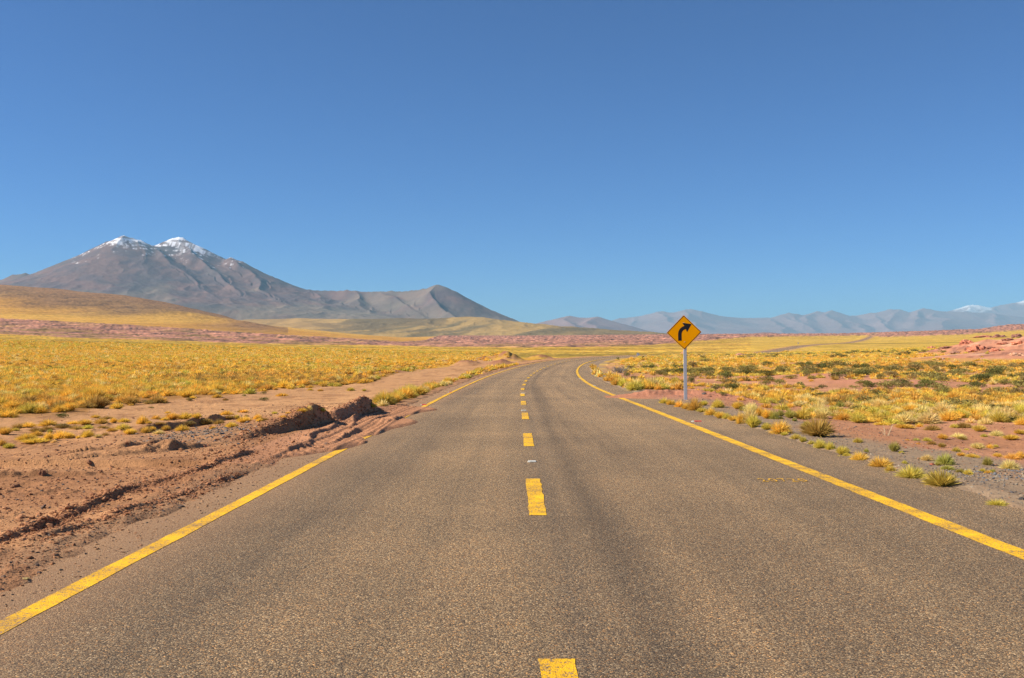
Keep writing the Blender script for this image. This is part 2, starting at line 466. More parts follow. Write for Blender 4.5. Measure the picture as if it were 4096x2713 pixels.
# ---- the pink lava field, far out
lowp = [(-2600, 1310), (0, 1338.5), (511, 1358), (1100, 1377), (1750, 1388), (2048, 1391), (2500, 1386), (2600, 1381), (2750, 1369), (2900, 1357), (3000, 1350), (3350, 1345),
        (3450, 1344), (3550, 1349), (3700, 1345), (3867, 1339), (3942, 1331), (4068, 1323.5), (4300, 1318), (6000, 1300)]
topp = [(-2600, 1240), (0, 1275), (511, 1300.6), (1000, 1333), (1372, 1354), (1604, 1369), (1700, 1362), (1743, 1350), (1790, 1330), (6000, 1200)]
lowr = np.interp(PX, [p[0] for p in lowp], [p[1] for p in lowp])
topr = np.interp(PX, [p[0] for p in topp], [p[1] for p in topp])
jit = 7 * (fbm(X / 60, Y / 160, 4, 81) - 0.5)
PINK = ss(-1.5, 1.5, lowr - ROW + jit) * ss(-2, 2, ROW - topr + jit * 0.4) * (Y > 500)
ridg = 1 - np.abs(2 * fbm(X / 16, Y / 55, 4, 83) - 1)
Z += PINK * (np.clip(Y / 1500, 0.4, 2.2)) * 4.5 * (ridg - 0.55)
HILL = (Y > 2300) & (PX < 1300)
Z[HILL] += 12 * (fbm(X[HILL] / 130, Y[HILL] / 260, 4, 85) - 0.5) * ss(2300, 3200, Y[HILL]) * (1 - ss(1000, 1300, PX[HILL]))

# ------------------------------------------------------------------ soil colours (albedo) by kind of soil
def mixc(a, b, w): return a + (b - a) * w[..., None]
ALB = 1.0
C_DIRT, C_PALE, C_RED = lin(162, 116, 80), lin(190, 142, 99), lin(180, 128, 93)
C_GRAV, C_FIELD = lin(148, 126, 102), lin(152, 110, 62)
C_YEL, C_GRN, C_PINK, C_PDARK = lin(202, 158, 60), lin(112, 100, 40), lin(163, 118, 98), lin(98, 78, 70)
C_SLOPE, C_BROWN = lin(196, 152, 72), lin(120, 94, 74)
n1 = fbm(X / 3.2, Y / 3.2, 4, 91); n2 = fbm(X / 0.7, Y / 0.9, 3, 92)
COL = np.ones(X.shape + (3,)) * C_DIRT
COL = mixc(COL, C_PALE, 0.55 * ss(0.48, 0.64, n1) * (OFF < 0))
COL = mixc(COL, lin(202, 156, 108), 0.55 * ss(19, 25, Y + 2 * (n1 - .5)) * (OFF < -4.6))
COL = mixc(COL, C_DIRT * 0.78, 0.6 * ss(0.52, 0.7, n2))
COL = mixc(COL, C_RED, ss(5.5, 7.5, OFF))
COL = mixc(COL, C_RED * 1.22 + 0.02, 0.8 * ss(0.5, 0.66, n1) * (OFF > 6))
COL = mixc(COL, C_RED * 0.78, 0.5 * ss(0.55, 0.7, fbm(X / 5, Y / 5, 3, 93)) * (OFF > 6))
grw = ss(4.5, 5.2, OFF) * (1 - ss(0, 1.2, OFF - 6.0 - 1.4 * (n1 - 0.5) * 2)) * (Y < 300)
COL = mixc(COL, C_GRAV, grw)
grl = ss(-4.5, -3.9, OFF) * (OFF < 0) * (0.10 + 0.25 * (n2 > 0.5)) * (1 - ((Y > 15) & (Y < 33.5)))
COL = mixc(COL, C_GRAV, grl)
patch = np.exp(-(((X + 5.9) / 0.9) ** 2 + ((Y - 19.2) / 1.5) ** 2)) * ss(0.42, 0.6, n2)
COL = mixc(COL, lin(140, 118, 98), patch * .7)
# dense grass field on the left starts at this line (world, metres)
fx = np.array([plane(p, r) for p, r in [(-900, 1668), (0, 1664), (139, 1660), (348, 1646), (372, 1626), (511, 1608), (697, 1590), (929, 1575), (1100, 1550), (1325, 1542), (1480, 1530), (1600, 1500), (1760, 1486), (1900, 1470)]])
fang = fx[:, 0] / fx[:, 1]
def field_y(x, y): return np.interp(x / np.maximum(y, 1), fang, fx[:, 1])
FD = Y - field_y(X, Y) * (1 + 0.12 * (n1 - 0.5))
fld = ss(-1.0, 2.5, FD) * (OFF < -7)
COL = mixc(COL, C_FIELD, fld)
bare = ss(0.50, 0.60, fbm(X / 13, Y / 8, 3, 95))
yw = np.where(OFF < 0, ss(60, 190, Y) * fld, ss(60, 200, Y) * (OFF > 6) * (1 - 0.75 * bare * (1 - ss(150, 320, Y))))
big = fbm(X / 90, Y / 45, 4, 96)
band = fbm(X / 400, Y / 60, 3, 97)
spk = fbm(X / 3.0, Y / 9.0, 2, 98)
yel = mixc(np.ones_like(COL) * C_YEL, lin(224, 184, 78), ss(0.4, 0.65, big))
yel = mixc(yel, lin(190, 140, 48), 0.7 * ss(0.5, 0.7, spk))
gr_zone = np.clip(np.exp(-((ROW - 1424) / 11) ** 2) * ss(900, 1500, PX) * (1 - ss(2700, 3200, PX)) * 1.15 + 0.55 * ss(0.52, 0.66, band) + 0.5 * np.exp(-((ROW - lowr - 9) / 7) ** 2) * (PX < 3000), 0, 1)
gr_zone *= ss(0.36, 0.56, spk * 0.5 + fbm(X / 1.7, Y / 5.0, 2, 99) * 0.5 + 0.1 * gr_zone)
yel = mixc(yel, C_GRN, 0.8 * gr_zone)
yel = mixc(yel, lin(120, 104, 52), 0.7 * ss(.60, .70, fbm(X / 2.2, Y / 16.0, 3, 108)) * ss(120, 260, Y))
yel = mixc(yel, lin(176, 128, 84), 0.5 * ss(.58, .68, fbm(X / 60, Y / 40, 4, 109)) * (PX > 2300) * ss(120, 260, Y))
COL = mixc(COL, yel, np.clip(yw, 0, 1))
lem = (PX > 3000) & (Y > 350)
COL = mixc(COL, lin(188, 156, 70), 0.6 * lem * (Y < 4300))
pk = mixc(np.ones_like(COL) * C_PINK, C_PDARK, ss(0.5, 0.68, fbm(X / 9, Y / 40, 4, 101)))
pk = mixc(pk, lin(214, 150, 122), 0.7 * ss(0.55, 0.7, fbm(X / 14, Y / 60, 3, 102)))
pk = mixc(pk, lin(140, 118, 58), 0.55 * ss(0.5, 0.62, fbm(X / 40, Y / 90, 4, 103)) * ss(2300, 900, np.minimum(Y, 2300)))
# yellow slope and brown stony top of the left hill
slope = ((ROW < topr) & (PX < 1790)).astype(float)
streak = fbm(X / 420 + Y / 2500, Y / 5200 + X / 5000, 4, 104)
sl = mixc(np.ones_like(COL) * C_SLOPE, lin(186, 138, 66), ss(0.42, 0.62, streak))
brow = np.interp(PX, [-2600, 0, 140, 330, 560, 650, 900, 1000, 1100], [1180, 1205, 1230, 1252, 1272, 1270, 1288, 1300, 1290])
bw = ss(-42, 34, brow - ROW + 110 * (fbm(X / 260 + Y / 2000, Y / 2600, 4, 105) - 0.5)) * (PX < 1150)
sl = mixc(sl, C_BROWN, 0.78 * bw)
sl = mixc(sl, C_BROWN * 0.55, 0.7 * bw * ss(0.56, 0.66, fbm(X / 22, Y / 60, 4, 106)))
sl = mixc(sl, lin(146, 110, 76), bw * ss(1.0, 0.2, (ROW - np.interp(PX, [p[0] for p in CREST], [p[1] for p in CREST])) / 30) * 0.7)
COL = mixc(COL, sl, slope * (Y > 900))
COL = mixc(COL, pk, PINK)
for k_, (x0, y0, sx, sy) in enumerate(MOUNDS):
    d = ((X - x0) / sx) ** 2 + ((Y - y0) / sy) ** 2
    w = np.exp(-d * 0.8) * (0.35 + 0.65 * ss(0.35, 0.5, fbm(X / 2.2, Y / 2.2, 3, 107)))
    COL = mixc(COL, lin(142, 97, 74) if k_ < 7 else lin(192, 132, 104), np.clip(w * 1.25, 0, 0.95))
for (x0, y0, sx, sy) in SHELVES:
    if y0 < 120: continue
    d = ((X - x0) / sx) ** 2 + ((Y - y0) / sy) ** 2 + 0.7 * (fbm(X / 6, Y / 6, 4, 112) - 0.5)
    rk = mixc(np.ones_like(COL) * lin(196, 136, 106), lin(150, 104, 84), ss(.5, .66, fbm(X / 2.4, Y / 3.4, 4, 113)))
    rk = mixc(rk, lin(216, 172, 138), .8 * ss(.58, .7, fbm(X / 7, Y / 5, 3, 114)))
    COL = mixc(COL, rk, ss(1.15, .75, d))
track = ss(1.9, 1.0, np.abs(OFF + 6.2)) * (OFF < 0) * (Y > 380) * (Y < 4300)
COL = mixc(COL, lin(170, 130, 100), np.clip(ss(9 + Y * .002, 5, np.abs(OFF)) * (Y > 250) * (Y < ROAD_END), 0, 0.8))
sandl = (Y > 15) & (Y < 34) & (OFF > -4.6) & (OFF < -2.2)
COL[sandl] = mixc(COL[sandl], lin(180, 130, 96), np.full(sandl.sum(), 0.85))
tsand = np.exp(-(((OFF - 6.2) / 3.0) ** 2 + ((Y - 41.5) / 2.6) ** 2))
COL = mixc(COL, lin(182, 124, 96), np.clip(1.4 * tsand, 0, 1))
fw = ss(350, 900, Y)
COL *= (1 + fw * (0.85 * (fbm(X / 7, Y / 34, 3, 110) - 0.5) + 0.35 * (fbm(X / 45, Y / 190, 4, 111) - 0.5)))[..., None]
ln = np.exp(-((ROW - 1374 - (PX - 3600) * -0.012) / 1.6) ** 2) * ss(3230, 3300, PX) * (1 - ss(3950, 4050, PX)) * (Y > 500)
COL = mixc(COL, lin(116, 104, 44), 0.75 * ln)

t = NT("soil", 0.95, 0.1)
att = t.new("ShaderNodeAttribute", attribute_name="soil")
co = t.coords()
nz = t.noise(9.0, 5, 0.65, co); nz2 = t.noise(46.0, 3, 0.6, co)
v = t.math('ADD', t.math('MULTIPLY', nz.outputs[0], 0.7), t.math('MULTIPLY', nz2.outputs[0], 0.7))
mul = t.ramp(v, [(0.42, (0.62, 0.62, 0.64)), (0.70, (1.0, 1.0, 1.0)), (0.98, (1.28, 1.26, 1.22))])
t.color(t.mix(1.0, att.outputs["Color"], mul, 'MULTIPLY'))
t.bump(v, 0.8, 0.03)
M_SOIL = t.m

P = np.stack([X, Y, Z], -1)
ground = obj("ground", grid_mesh("ground", P, COL), M_SOIL)
tag(ground, "red and ochre desert soil running out to the far plain", kind="structure")

def gz(x, y): return bil(Z, x, y)
_yl = np.concatenate([np.arange(3, 60, 0.03), np.geomspace(60, 4300, 2500)])
def hit(px, row):
    """where the line of sight through a point of the photo meets the land"""
    x = (px - CX) / F * _yl
    r = CY + (EYE - gz(x, _yl)) / _yl * F
    k = np.argmax(r <= row) if (r <= row).any() else len(_yl) - 1
    return float(x[k]), float(_yl[k]), float(gz(x[k], _yl[k]))

# ------------------------------------------------------------------ the road
def strip(name, o0, o1, y0, y1, lift, nlat, mat, parent=None, jag=0.0, seed=0):
    yy = YY[(YY > y0) & (YY < y1)]
    if y0 < 60: 
        yy = np.unique(np.concatenate([[y0], np.arange(y0 + .01, min(60, y1), 0.25), yy[yy > 60], [y1]]))
    else: yy = np.concatenate([[y0], yy, [y1]])
    keep = np.concatenate([[True], np.diff(yy) > 1e-4]); yy = yy[keep]
    oo = np.linspace(o0, o1, nlat)
    s = np.concatenate([[0], np.cumsum(np.hypot(np.diff(road_x(yy)), np.diff(yy)))]) + y0
    tt = road_t(yy); nx, ny = 1 / np.sqrt(1 + tt ** 2), -tt / np.sqrt(1 + tt ** 2)
    O = np.repeat(oo[None, :], len(yy), 0)
    if jag:
        O[:, 0] += jag * (vn(yy / 0.2, yy * 0 + 1, seed) - .5); O[:, -1] += jag * (vn(yy / 0.2, yy * 0 + 2, seed + 3) - .5)
    PX_ = road_x(yy)[:, None] + O * nx[:, None]; PY_ = yy[:, None] + O * ny[:, None]
    PZ_ = road_z(yy)[:, None] + 0 * O + (lift + (np.maximum(yy, 0) * 0.00016)[:, None] * (lift > 0))
    me = grid_mesh(name, np.stack([PX_, PY_, PZ_], -1))
    uv = np.stack([O, np.repeat(s[:, None], nlat, 1)], -1)
    a = me.attributes.new("lay", 'FLOAT_VECTOR', 'POINT')
    v3 = np.zeros((uv.size // 2, 3), np.float32); v3[:, :2] = uv.reshape(-1, 2)
    a.data.foreach_set("vector", v3.reshape(-1))
    return obj(name, me, mat, parent)

def asphalt_nodes(t):
    lay = t.new("ShaderNodeAttribute", attribute_name="lay").outputs["Vector"]
    co = t.coords()
    mp = t.new("ShaderNodeMapping"); mp.inputs["Scale"].default_value = (1.5, 0.035, 1)
    t.link(lay, mp.inputs["Vector"])
    streak = t.noise(1.0, 5, 0.6, mp.outputs[0])
    patch = t.noise(0.22, 5, 0.62, co)
    vor = t.new("ShaderNodeTexVoronoi"); vor.inputs["Scale"].default_value = 105.0
    t.link(co, vor.inputs["Vector"])
    grain = t.noise(170.0, 2, 0.7, co)
    mid = t.noise(70.0, 3, 0.7, co)
    sep = t.new("ShaderNodeSeparateColor"); t.link(vor.outputs["Color"], sep.inputs[0])
    stone = t.ramp(sep.outputs[0], [(0.0, tuple(lin(58, 52, 46))), (0.30, tuple(lin(106, 92, 76))), (0.62, tuple(lin(144, 122, 93))), (0.90, tuple(lin(188, 158, 118))), (1.0, tuple(lin(232, 206, 166)))])
    odd = t.ramp(sep.outputs[1], [(0.0, (.80, .80, .82)), (0.25, (1, 1, 1)), (0.84, (1, 1, 1)), (0.90, (1.30, .98, .66)), (1.0, (1.42, 1.02, .62))])
    stone = t.mix(1.0, stone, odd, 'MULTIPLY')
    # seen from afar the stones melt into one dusty tone
    base = t.mix(0.22, stone, tuple(lin(140, 119, 93)))
    f = t.math('ADD', t.math('MULTIPLY', streak.outputs[0], 0.9), t.math('MULTIPLY', patch.outputs[0], 0.75))
    tone = t.ramp(f, [(0.62, (0.78, 0.78, 0.79)), (0.82, (1.0, 0.99, 0.97)), (1.0, (1.22, 1.17, 1.10))])
    c = t.mix(1.0, base, tone, 'MULTIPLY')
    md = t.ramp(t.math('ADD', t.math('MULTIPLY', grain.outputs[0], 0.5), t.math('MULTIPLY', mid.outputs[0], 0.5)), [(0.34, (0.70, 0.70, 0.72)), (0.66, (1.25, 1.24, 1.22))])
    c = t.mix(1.0, c, md, 'MULTIPLY')
    # darker worn strip right of the centre line, dust towards the left edge
    sx = t.new("ShaderNodeSeparateXYZ"); t.link(lay, sx.inputs[0])
    wob = t.math('ADD', sx.outputs[0], t.math('MULTIPLY', t.math('SUBTRACT', streak.outputs[0], 0.5), 0.45))
    dk = t.ramp(t.math('ADD', t.math('MULTIPLY', wob, 0.1), 0.5), [(0.16, (.96, .95, .94)), (0.28, (.88, .88, .89)), (0.37, (1.08, 1.06, 1.02)), (0.495, (1.06, 1.04, 1.0)), (0.512, (.84, .85, .88)), (0.530, (.98, .97, .96)), (0.552, (.68, .69, .72)), (0.60, (1.02, 1.0, .97)), (0.70, (1.07, 1.05, 1.02)), (0.78, (1.06, 1.05, 1.02)), (0.86, (.93, .93, .93)), (0.93, (1, 1, 1))])
    c = t.mix(0.9, c, dk, 'MULTIPLY')
    sp_ = t.new("ShaderNodeMapRange"); sp_.inputs[1].default_value = 3.0; sp_.inputs[2].default_value = 26.0; sp_.inputs[3].default_value = 0.78; sp_.inputs[4].default_value = 1.0  # view-angle shading put into the colour: asphalt darker near the camera, paler farther off
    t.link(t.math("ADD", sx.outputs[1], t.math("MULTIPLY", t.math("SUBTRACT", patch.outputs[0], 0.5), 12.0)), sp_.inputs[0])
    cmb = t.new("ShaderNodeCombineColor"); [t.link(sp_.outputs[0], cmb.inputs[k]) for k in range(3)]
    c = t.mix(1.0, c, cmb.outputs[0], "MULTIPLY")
    dw = t.new("ShaderNodeMapRange"); dw.inputs[1].default_value = -2.5; dw.inputs[2].default_value = -4.0; dw.inputs[3].default_value = 0; dw.inputs[4].default_value = 0.80
    t.link(t.math('ADD', wob, t.math('MULTIPLY', t.math('SUBTRACT', mid.outputs[0], 0.5), 2.2)), dw.inputs[0])
    c = t.mix(dw.outputs[0], c, tuple(lin(176, 135, 98)))
    c = t.mix(t.math('MULTIPLY', dw.outputs[0], 1.1), c, md, 'MULTIPLY')
    return c, vor, grain, mid

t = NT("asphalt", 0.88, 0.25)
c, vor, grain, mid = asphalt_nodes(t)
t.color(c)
hgt = t.math('SUBTRACT', grain.outputs[0], vor.outputs["Distance"])
t.bump(hgt, 0.55, 0.012)
M_ROAD = t.m

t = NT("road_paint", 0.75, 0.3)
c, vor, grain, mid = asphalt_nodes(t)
co = t.coords()
wv = t.noise(38.0, 3, 0.75, co); wv2 = t.noise(2.2, 3, 0.6, co)
w = t.math('ADD', t.math('MULTIPLY', wv.outputs[0], 1.0), t.math('MULTIPLY', wv2.outputs[0], 0.35))
mask = t.ramp(t.math('SUBTRACT', w, t.math('MULTIPLY', t.math('POWER', vor.outputs['Distance'], 2.0), 0.22)), [(0.49, (0, 0, 0)), (0.58, (1, 1, 1))])
pc = t.ramp(wv2.outputs[0], [(0.32, tuple(lin(208, 158, 36))), (0.5, tuple(lin(234, 178, 16))), (0.68, tuple(lin(252, 198, 24)))])
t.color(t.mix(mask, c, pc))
t.bump(t.math('SUBTRACT', grain.outputs[0], vor.outputs["Distance"]), 0.4, 0.01)
M_PAINT = t.m

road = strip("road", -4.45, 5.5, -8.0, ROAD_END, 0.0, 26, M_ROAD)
tag(road, "long brown-grey asphalt road bending right across the plain", kind="structure")
el = strip("edge_line", -3.275, -3.12, -8, 460, 0.0018, 2, M_PAINT, road, 0.012, 3)
er = strip("edge_line", 3.71, 3.92, -8, 460, 0.0018, 2, M_PAINT, road, 0.012, 9)
el["label"] = "worn yellow line along the left edge of the road"
er["label"] = "solid yellow line along the right edge of the road"
for k in range(-1, 38):
    y1 = 5.38 + 8 * k
    # spacing is measured along the road
    yy1 = y1 if y1 < 42 else 42 + (y1 - 42) * (1 - (y1 - 42) / 9000.0)
    d = strip("lane_dash", -0.09, 0.09, yy1 - 3.1, yy1, 0.0018, 2, M_PAINT, road, 0.02, 20 + k)

# painted kilometre figures on the asphalt
fc = bpy.data.curves.new("figures", 'FONT'); fc.body = "20720"; fc.size = 1.0; fc.space_character = 1.25
fo = bpy.data.objects.new("figures", fc); sc.collection.objects.link(fo)
dgx = bpy.context.evaluated_depsgraph_get()
fm = bpy.data.meshes.new_from_object(fo.evaluated_get(dgx)); bpy.data.objects.remove(fo)
fv = np.array([v.co[:] for v in fm.vertices])
fv[:, 0] = (fv[:, 0] - fv[:, 0].min()) / np.ptp(fv[:, 0]); fv[:, 1] = (fv[:, 1] - fv[:, 1].min()) / np.ptp(fv[:, 1])
xa, ya = plane(3050, 1928); xb, _ = plane(3238, 1928)
wx = xa + fv[:, 0] * (xb - xa); wy = ya + fv[:, 1] * 0.33
for v, x_, y_ in zip(fm.vertices, wx, wy): v.co = (x_, y_, road_z(y_) + 0.006)
t = NT("thin_paint", 0.8, 0.2)
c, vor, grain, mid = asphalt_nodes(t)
mask = t.ramp(t.noise(24.0, 3, 0.7, t.coords()).outputs[0], [(0.41, (0, 0, 0)), (0.51, (.9, .9, .9))])
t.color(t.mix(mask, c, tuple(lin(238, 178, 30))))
fm.materials.clear()
fg = obj("painted_number", fm, t.m, road)
fg["label"] = "faded yellow number 20720 stencilled beside the right edge line"

# ------------------------------------------------------------------ mountains
def ridges_field(name, px0, px1, dpx, y0, y1, dy, ridges, S0, L, base_row, noise_amp, noise_s, seed, ks=20.0):
    pxs = np.arange(px0, px1 + 1, dpx); yy = np.arange(y0, y1 + 1, dy)
    PXg, YG = np.meshgrid(pxs, yy)
    XG = (PXg - CX) / F * YG
    zb = z_from_row(base_row, YG)
    wxn = (fbm(XG / (noise_s * 1.6), YG / (noise_s * 1.6), 4, seed) - 0.5) * noise_s * 0.9
    wyn = (fbm(XG / (noise_s * 1.6) + 31, YG / (noise_s * 1.6) - 11, 4, seed + 5) - 0.5) * noise_s * 0.9
    best = np.full(XG.shape, -1e9); bd = np.zeros_like(XG)
    for rg in ridges:
        sl, rr, warp = rg[0], rg[1], rg[2]
        Pn = np.array([((p[0] - CX) / F * p[2], p[2], z_from_row(p[1], p[2])) for p in rr])
        for a, b in zip(Pn[:-1], Pn[1:]):
            d = b[:2] - a[:2]; LL = d @ d
            xq, yq = XG + wxn * warp, YG + wyn * warp
            tq = np.clip(((xq - a[0]) * d[0] + (yq - a[1]) * d[1]) / LL, 0, 1)
            dist = np.hypot(xq - a[0] - tq * d[0], yq - a[1] - tq * d[1])
            hz = a[2] + tq * (b[2] - a[2]) - S0 * sl * L * (1 - np.exp(-dist / L))
            up = hz > best
            bd = np.where(up, dist, bd); best = np.logaddexp(best / ks, hz / ks) * ks
    rn = 1 - np.abs(2 * fbm(XG / noise_s, YG / noise_s, 5, seed + 9) - 1)
    zz = best - 0.4 * ks + noise_amp * (rn - 0.62) * np.clip(0.15 + bd / (2.2 * noise_s), 0, 1) * 2
    k = 25.0                                    # soft landing on the plain
    zz = np.logaddexp(0, (zz - zb) / k) * k + zb - 12
    wf = ss(y0, y0 + 0.14 * (y1 - y0), YG)
    zz = zz * wf + (zb - 30) * (1 - wf)
    return XG, YG, zz, best, bd

SKY_V = [(-700, 1180), (-300, 1150), (0, 1119), (51, 1096), (97.5, 1089), (135, 1096), (223, 1073), (251, 1058), (274, 1063), (297, 1050), (367, 1001), (432, 964), (499, 940.6), (534, 950),
         (567, 959), (599, 975), (622, 982), (664, 970), (697, 952), (720, 946), (739, 948.5), (762, 971), (799, 989), (850, 1015), (906, 1036), (927, 1026.5), (971, 1045), (1022, 1078),
         (1084, 1108), (1176, 1150), (1223, 1158), (1381, 1157), (1492, 1163), (1567, 1160.6), (1650, 1159), (1697, 1153), (1743, 1140.6), (1766, 1136.4), (1790, 1144), (1883, 1201), (1975, 1245), (2045, 1278), (2110, 1300)]
def kdepth(p):
    return np.interp(p, [-700, 300, 500, 620, 720, 930, 1200, 1770, 2110], [15200, 14700, 14300, 14700, 15000, 14700, 14400, 13900, 13600])
def D(px, row, km): return (px, row, km * 1000.0)
VR = [(1.0, [(p, r, kdepth(p)) for p, r in SKY_V], 0.25),
      (1.1, [D(499, 941, 14.3), D(455, 1000, 13.9), D(400, 1060, 13.5), D(330, 1130, 12.9), D(260, 1200, 12.3)], 0.8),
      (1.1, [D(560, 958, 14.35), D(590, 1040, 13.75), D(610, 1110, 13.2), D(640, 1180, 12.6), D(690, 1260, 12.0)], 0.8),
      (1.0, [D(622, 985, 14.4), D(650, 1015, 14.05), D(700, 1075, 13.6), D(770, 1130, 13.1), D(850, 1190, 12.6), D(950, 1255, 12.0)], 0.6),
      (1.1, [D(740, 950, 14.95), D(775, 1010, 14.4), D(850, 1075, 13.9), D(930, 1140, 13.3), D(1010, 1215, 12.6)], 0.8),
      (1.1, [D(927, 1028, 14.6), D(985, 1090, 14.1), D(1030, 1130, 13.7), D(1120, 1200, 13.0), D(1200, 1262, 12.3)], 0.8),
      (1.1, [D(240, 1064, 14.7), D(200, 1110, 14.1), D(130, 1160, 13.4)], 0.8),
      (0.85, [D(1230, 1160, 14.4), D(1270, 1185, 13.9), D(1330, 1225, 13.4), D(1400, 1268, 12.9)], 0.7),
      (0.85, [D(1400, 1160, 14.2), D(1430, 1195, 13.7), D(1470, 1240, 13.2), D(1500, 1275, 12.8)], 0.7),
      (0.85, [D(1520, 1164, 14.1), D(1570, 1180, 13.8), D(1630, 1215, 13.4), D(1700, 1262, 12.9)], 0.7),
      (1.2, [D(1766, 1137, 13.9), D(1722, 1165, 13.6), D(1738, 1195, 13.3), D(1790, 1245, 12.8), D(1840, 1275, 12.5)], 0.5)]
VX, VY, VZ, VB, VD = ridges_field("mountain", -700, 2150, 3.0, 11000, 17400, 26, VR, 0.60, 2600.0, 1352.0, 30.0, 520.0, 201)
vpx = CX + VX / VY * F; vrow = CY + (EYE - VZ) / VY * F
nz_ = fbm(VX / 260, VY / 260, 5, 211); nf = fbm(VX / 60, VY / 60, 3, 212)
VC = mixc(np.ones(VX.shape + (3,)) * np.array([0.142, 0.100, 0.100]), np.array([0.190, 0.118, 0.104]), ss(0.42, 0.62, nz_))
VC = mixc(VC, np.array([0.10, 0.085, 0.085]), 0.6 * ss(0.5, 0.7, fbm(VX / 500, VY / 500, 4, 213)))
VC = mixc(VC, np.array([0.21, 0.165, 0.125]), 0.6 * ss(0.55, 0.68, fbm(VX / 700 + 4, VY / 700, 3, 214)) * ss(1040, 1150, vrow))
VC = mixc(VC, np.array([0.23, 0.19, 0.12]), 0.35 * ss(1180, 1270, vrow))
slp = np.gradient(VZ, axis=1) / (np.gradient(VX, axis=1))
line1 = np.interp(vpx, [200, 290, 370, 440, 500, 560, 610, 640, 690, 720, 770, 830, 900, 950, 1020], [1008, 1026, 990, 966, 970, 976, 976, 984, 996, 996, 998, 1000, 1022, 1024, 1040])
snow = ss(-14, 14, line1 - vrow + 120 * (nf - 0.5) + 60 * (nz_ - 0.5) - 18 * np.clip(slp * 1.2, -1, 1))
snow *= ss(.34, .50, fbm(VX / 190, VZ / 34 + VX / 900, 3, 215)) * .85 + .15
snow *= .25 + .75 * ss(.36, .56, fbm((vpx + .35 * (vrow - 950) * np.sign(vpx - 610)) / 7.0, vrow / 46, 3, 216) + .5 * ss(985, 945, vrow))
snow *= ss(255, 330, vpx) * (1 - ss(960, 1060, vpx))
VC = mixc(VC, np.array([0.86, 0.87, 0.9]), snow)
t = NT("mountain_rock", 0.95, 0.05)
att = t.new("ShaderNodeAttribute", attribute_name="soil")
nzm = t.noise(0.012, 6, 0.65, t.coords())
t.color(t.mix(1.0, att.outputs["Color"], t.ramp(nzm.outputs[0], [(0.32, (.88, .88, .89)), (0.68, (1.10, 1.09, 1.08))]), 'MULTIPLY'))
t.bump(nzm.outputs[0], 0.2, 14.0)
M_MTN = t.m
tag(obj("mountain", grid_mesh("mountain", np.stack([VX, VY, VZ], -1), VC), M_MTN), "twin-peaked grey-brown volcano with snow on both summits", kind="structure")

# tan hills between the plain and the volcano
HR = [(1.0, [D(600, 1300, 7.6), D(900, 1280, 7.6), D(1000, 1270.6, 7.5), D(1186, 1267, 7.5), D(1418, 1269, 7.4), D(1604, 1267, 7.4), D(1766, 1267, 7.3), D(1859, 1260, 7.2), D(1929, 1262.7, 7.1), D(2045, 1280, 7.0),
             D(2146, 1297, 6.9), D(2295, 1313.7, 6.8), D(2364, 1316, 6.8), D(2434, 1312, 6.8), D(2504, 1314.6, 6.8), D(2597, 1320.6, 6.7), D(2700, 1330, 6.6), D(2850, 1345, 6.5)], 0.15),
      (0.5, [D(1200, 1268, 7.5), D(1260, 1300, 6.6), D(1330, 1330, 5.9)], 0.5), (0.5, [D(1604, 1268, 7.4), D(1700, 1300, 6.6), D(1800, 1330, 6.0)], 0.5),
      (0.6, [D(1859, 1260, 7.2), D(1980, 1290, 6.7), D(2110, 1325, 6.1)], 0.5), (0.6, [D(2045, 1280, 7.0), D(2170, 1310, 6.6), D(2260, 1335, 6.2)], 0.5)]
HX, HY, HZ, HB, HD = ridges_field("hills", 500, 2950, 3.0, 5300, 9000, 28, HR, 0.16, 2600.0, 1366.0, 10.0, 160.0, 231, 4.0)
hs = fbm(HX / 260 - HY / 900, HY / 1600, 4, 235)
HC = mixc(np.ones(HX.shape + (3,)) * lin(166, 138, 88), lin(120, 106, 76), ss(0.42, 0.60, hs))
HC = mixc(HC, lin(110, 96, 72), 0.7 * ss(0.56, 0.68, fbm(HX / 300, HY / 500, 4, 236)))
hpx = CX + HX / HY * F
HC = mixc(HC, lin(112, 100, 74), 0.75 * ss(2150, 2350, hpx))
HC = mixc(HC, lin(176, 140, 88), 0.6 * ss(1500, 1100, hpx))
tag(obj("hills", grid_mesh("hills", np.stack([HX, HY, HZ], -1), HC), M_MTN), "low tan hills at the foot of the volcano", kind="structure")

# blue ranges on the right, far away
def rid(pts, km): return [(p, r, km * 1000.0) for p, r in pts]
NEAR_R = [(2080, 1330), (2140, 1299), (2200, 1281), (2285, 1263.5), (2330, 1270), (2385, 1267), (2460, 1290), (2520, 1310), (2620, 1335)]
FAR_R = [(2380, 1320), (2450, 1289), (2480, 1272), (2550, 1266), (2590, 1258), (2640, 1246), (2655, 1244), (2690, 1250), (2725, 1250), (2745, 1237), (2760, 1235), (2800, 1245), (2830, 1258), (2880, 1265), (2990, 1271),
         (3060, 1270), (3085, 1272), (3120, 1259), (3152, 1250), (3180, 1255), (3208, 1260.6), (3271, 1245), (3299, 1250.5), (3327, 1241), (3375, 1262.6), (3420, 1262.6), (3488, 1250), (3511, 1252.5),
         (3556, 1236), (3592, 1237), (3637, 1250), (3688, 1233), (3718, 1236), (3758, 1244), (3860, 1246), (3960, 1252), (4040, 1262), (4200, 1280)]
SNOW_R = [(3700, 1262), (3804, 1241), (3834, 1232), (3875, 1221), (3890, 1218.7), (3915, 1221), (3965, 1230), (3990, 1226), (4011, 1218.7), (4050, 1212), (4096, 1201), (4250, 1180), (4500, 1230)]
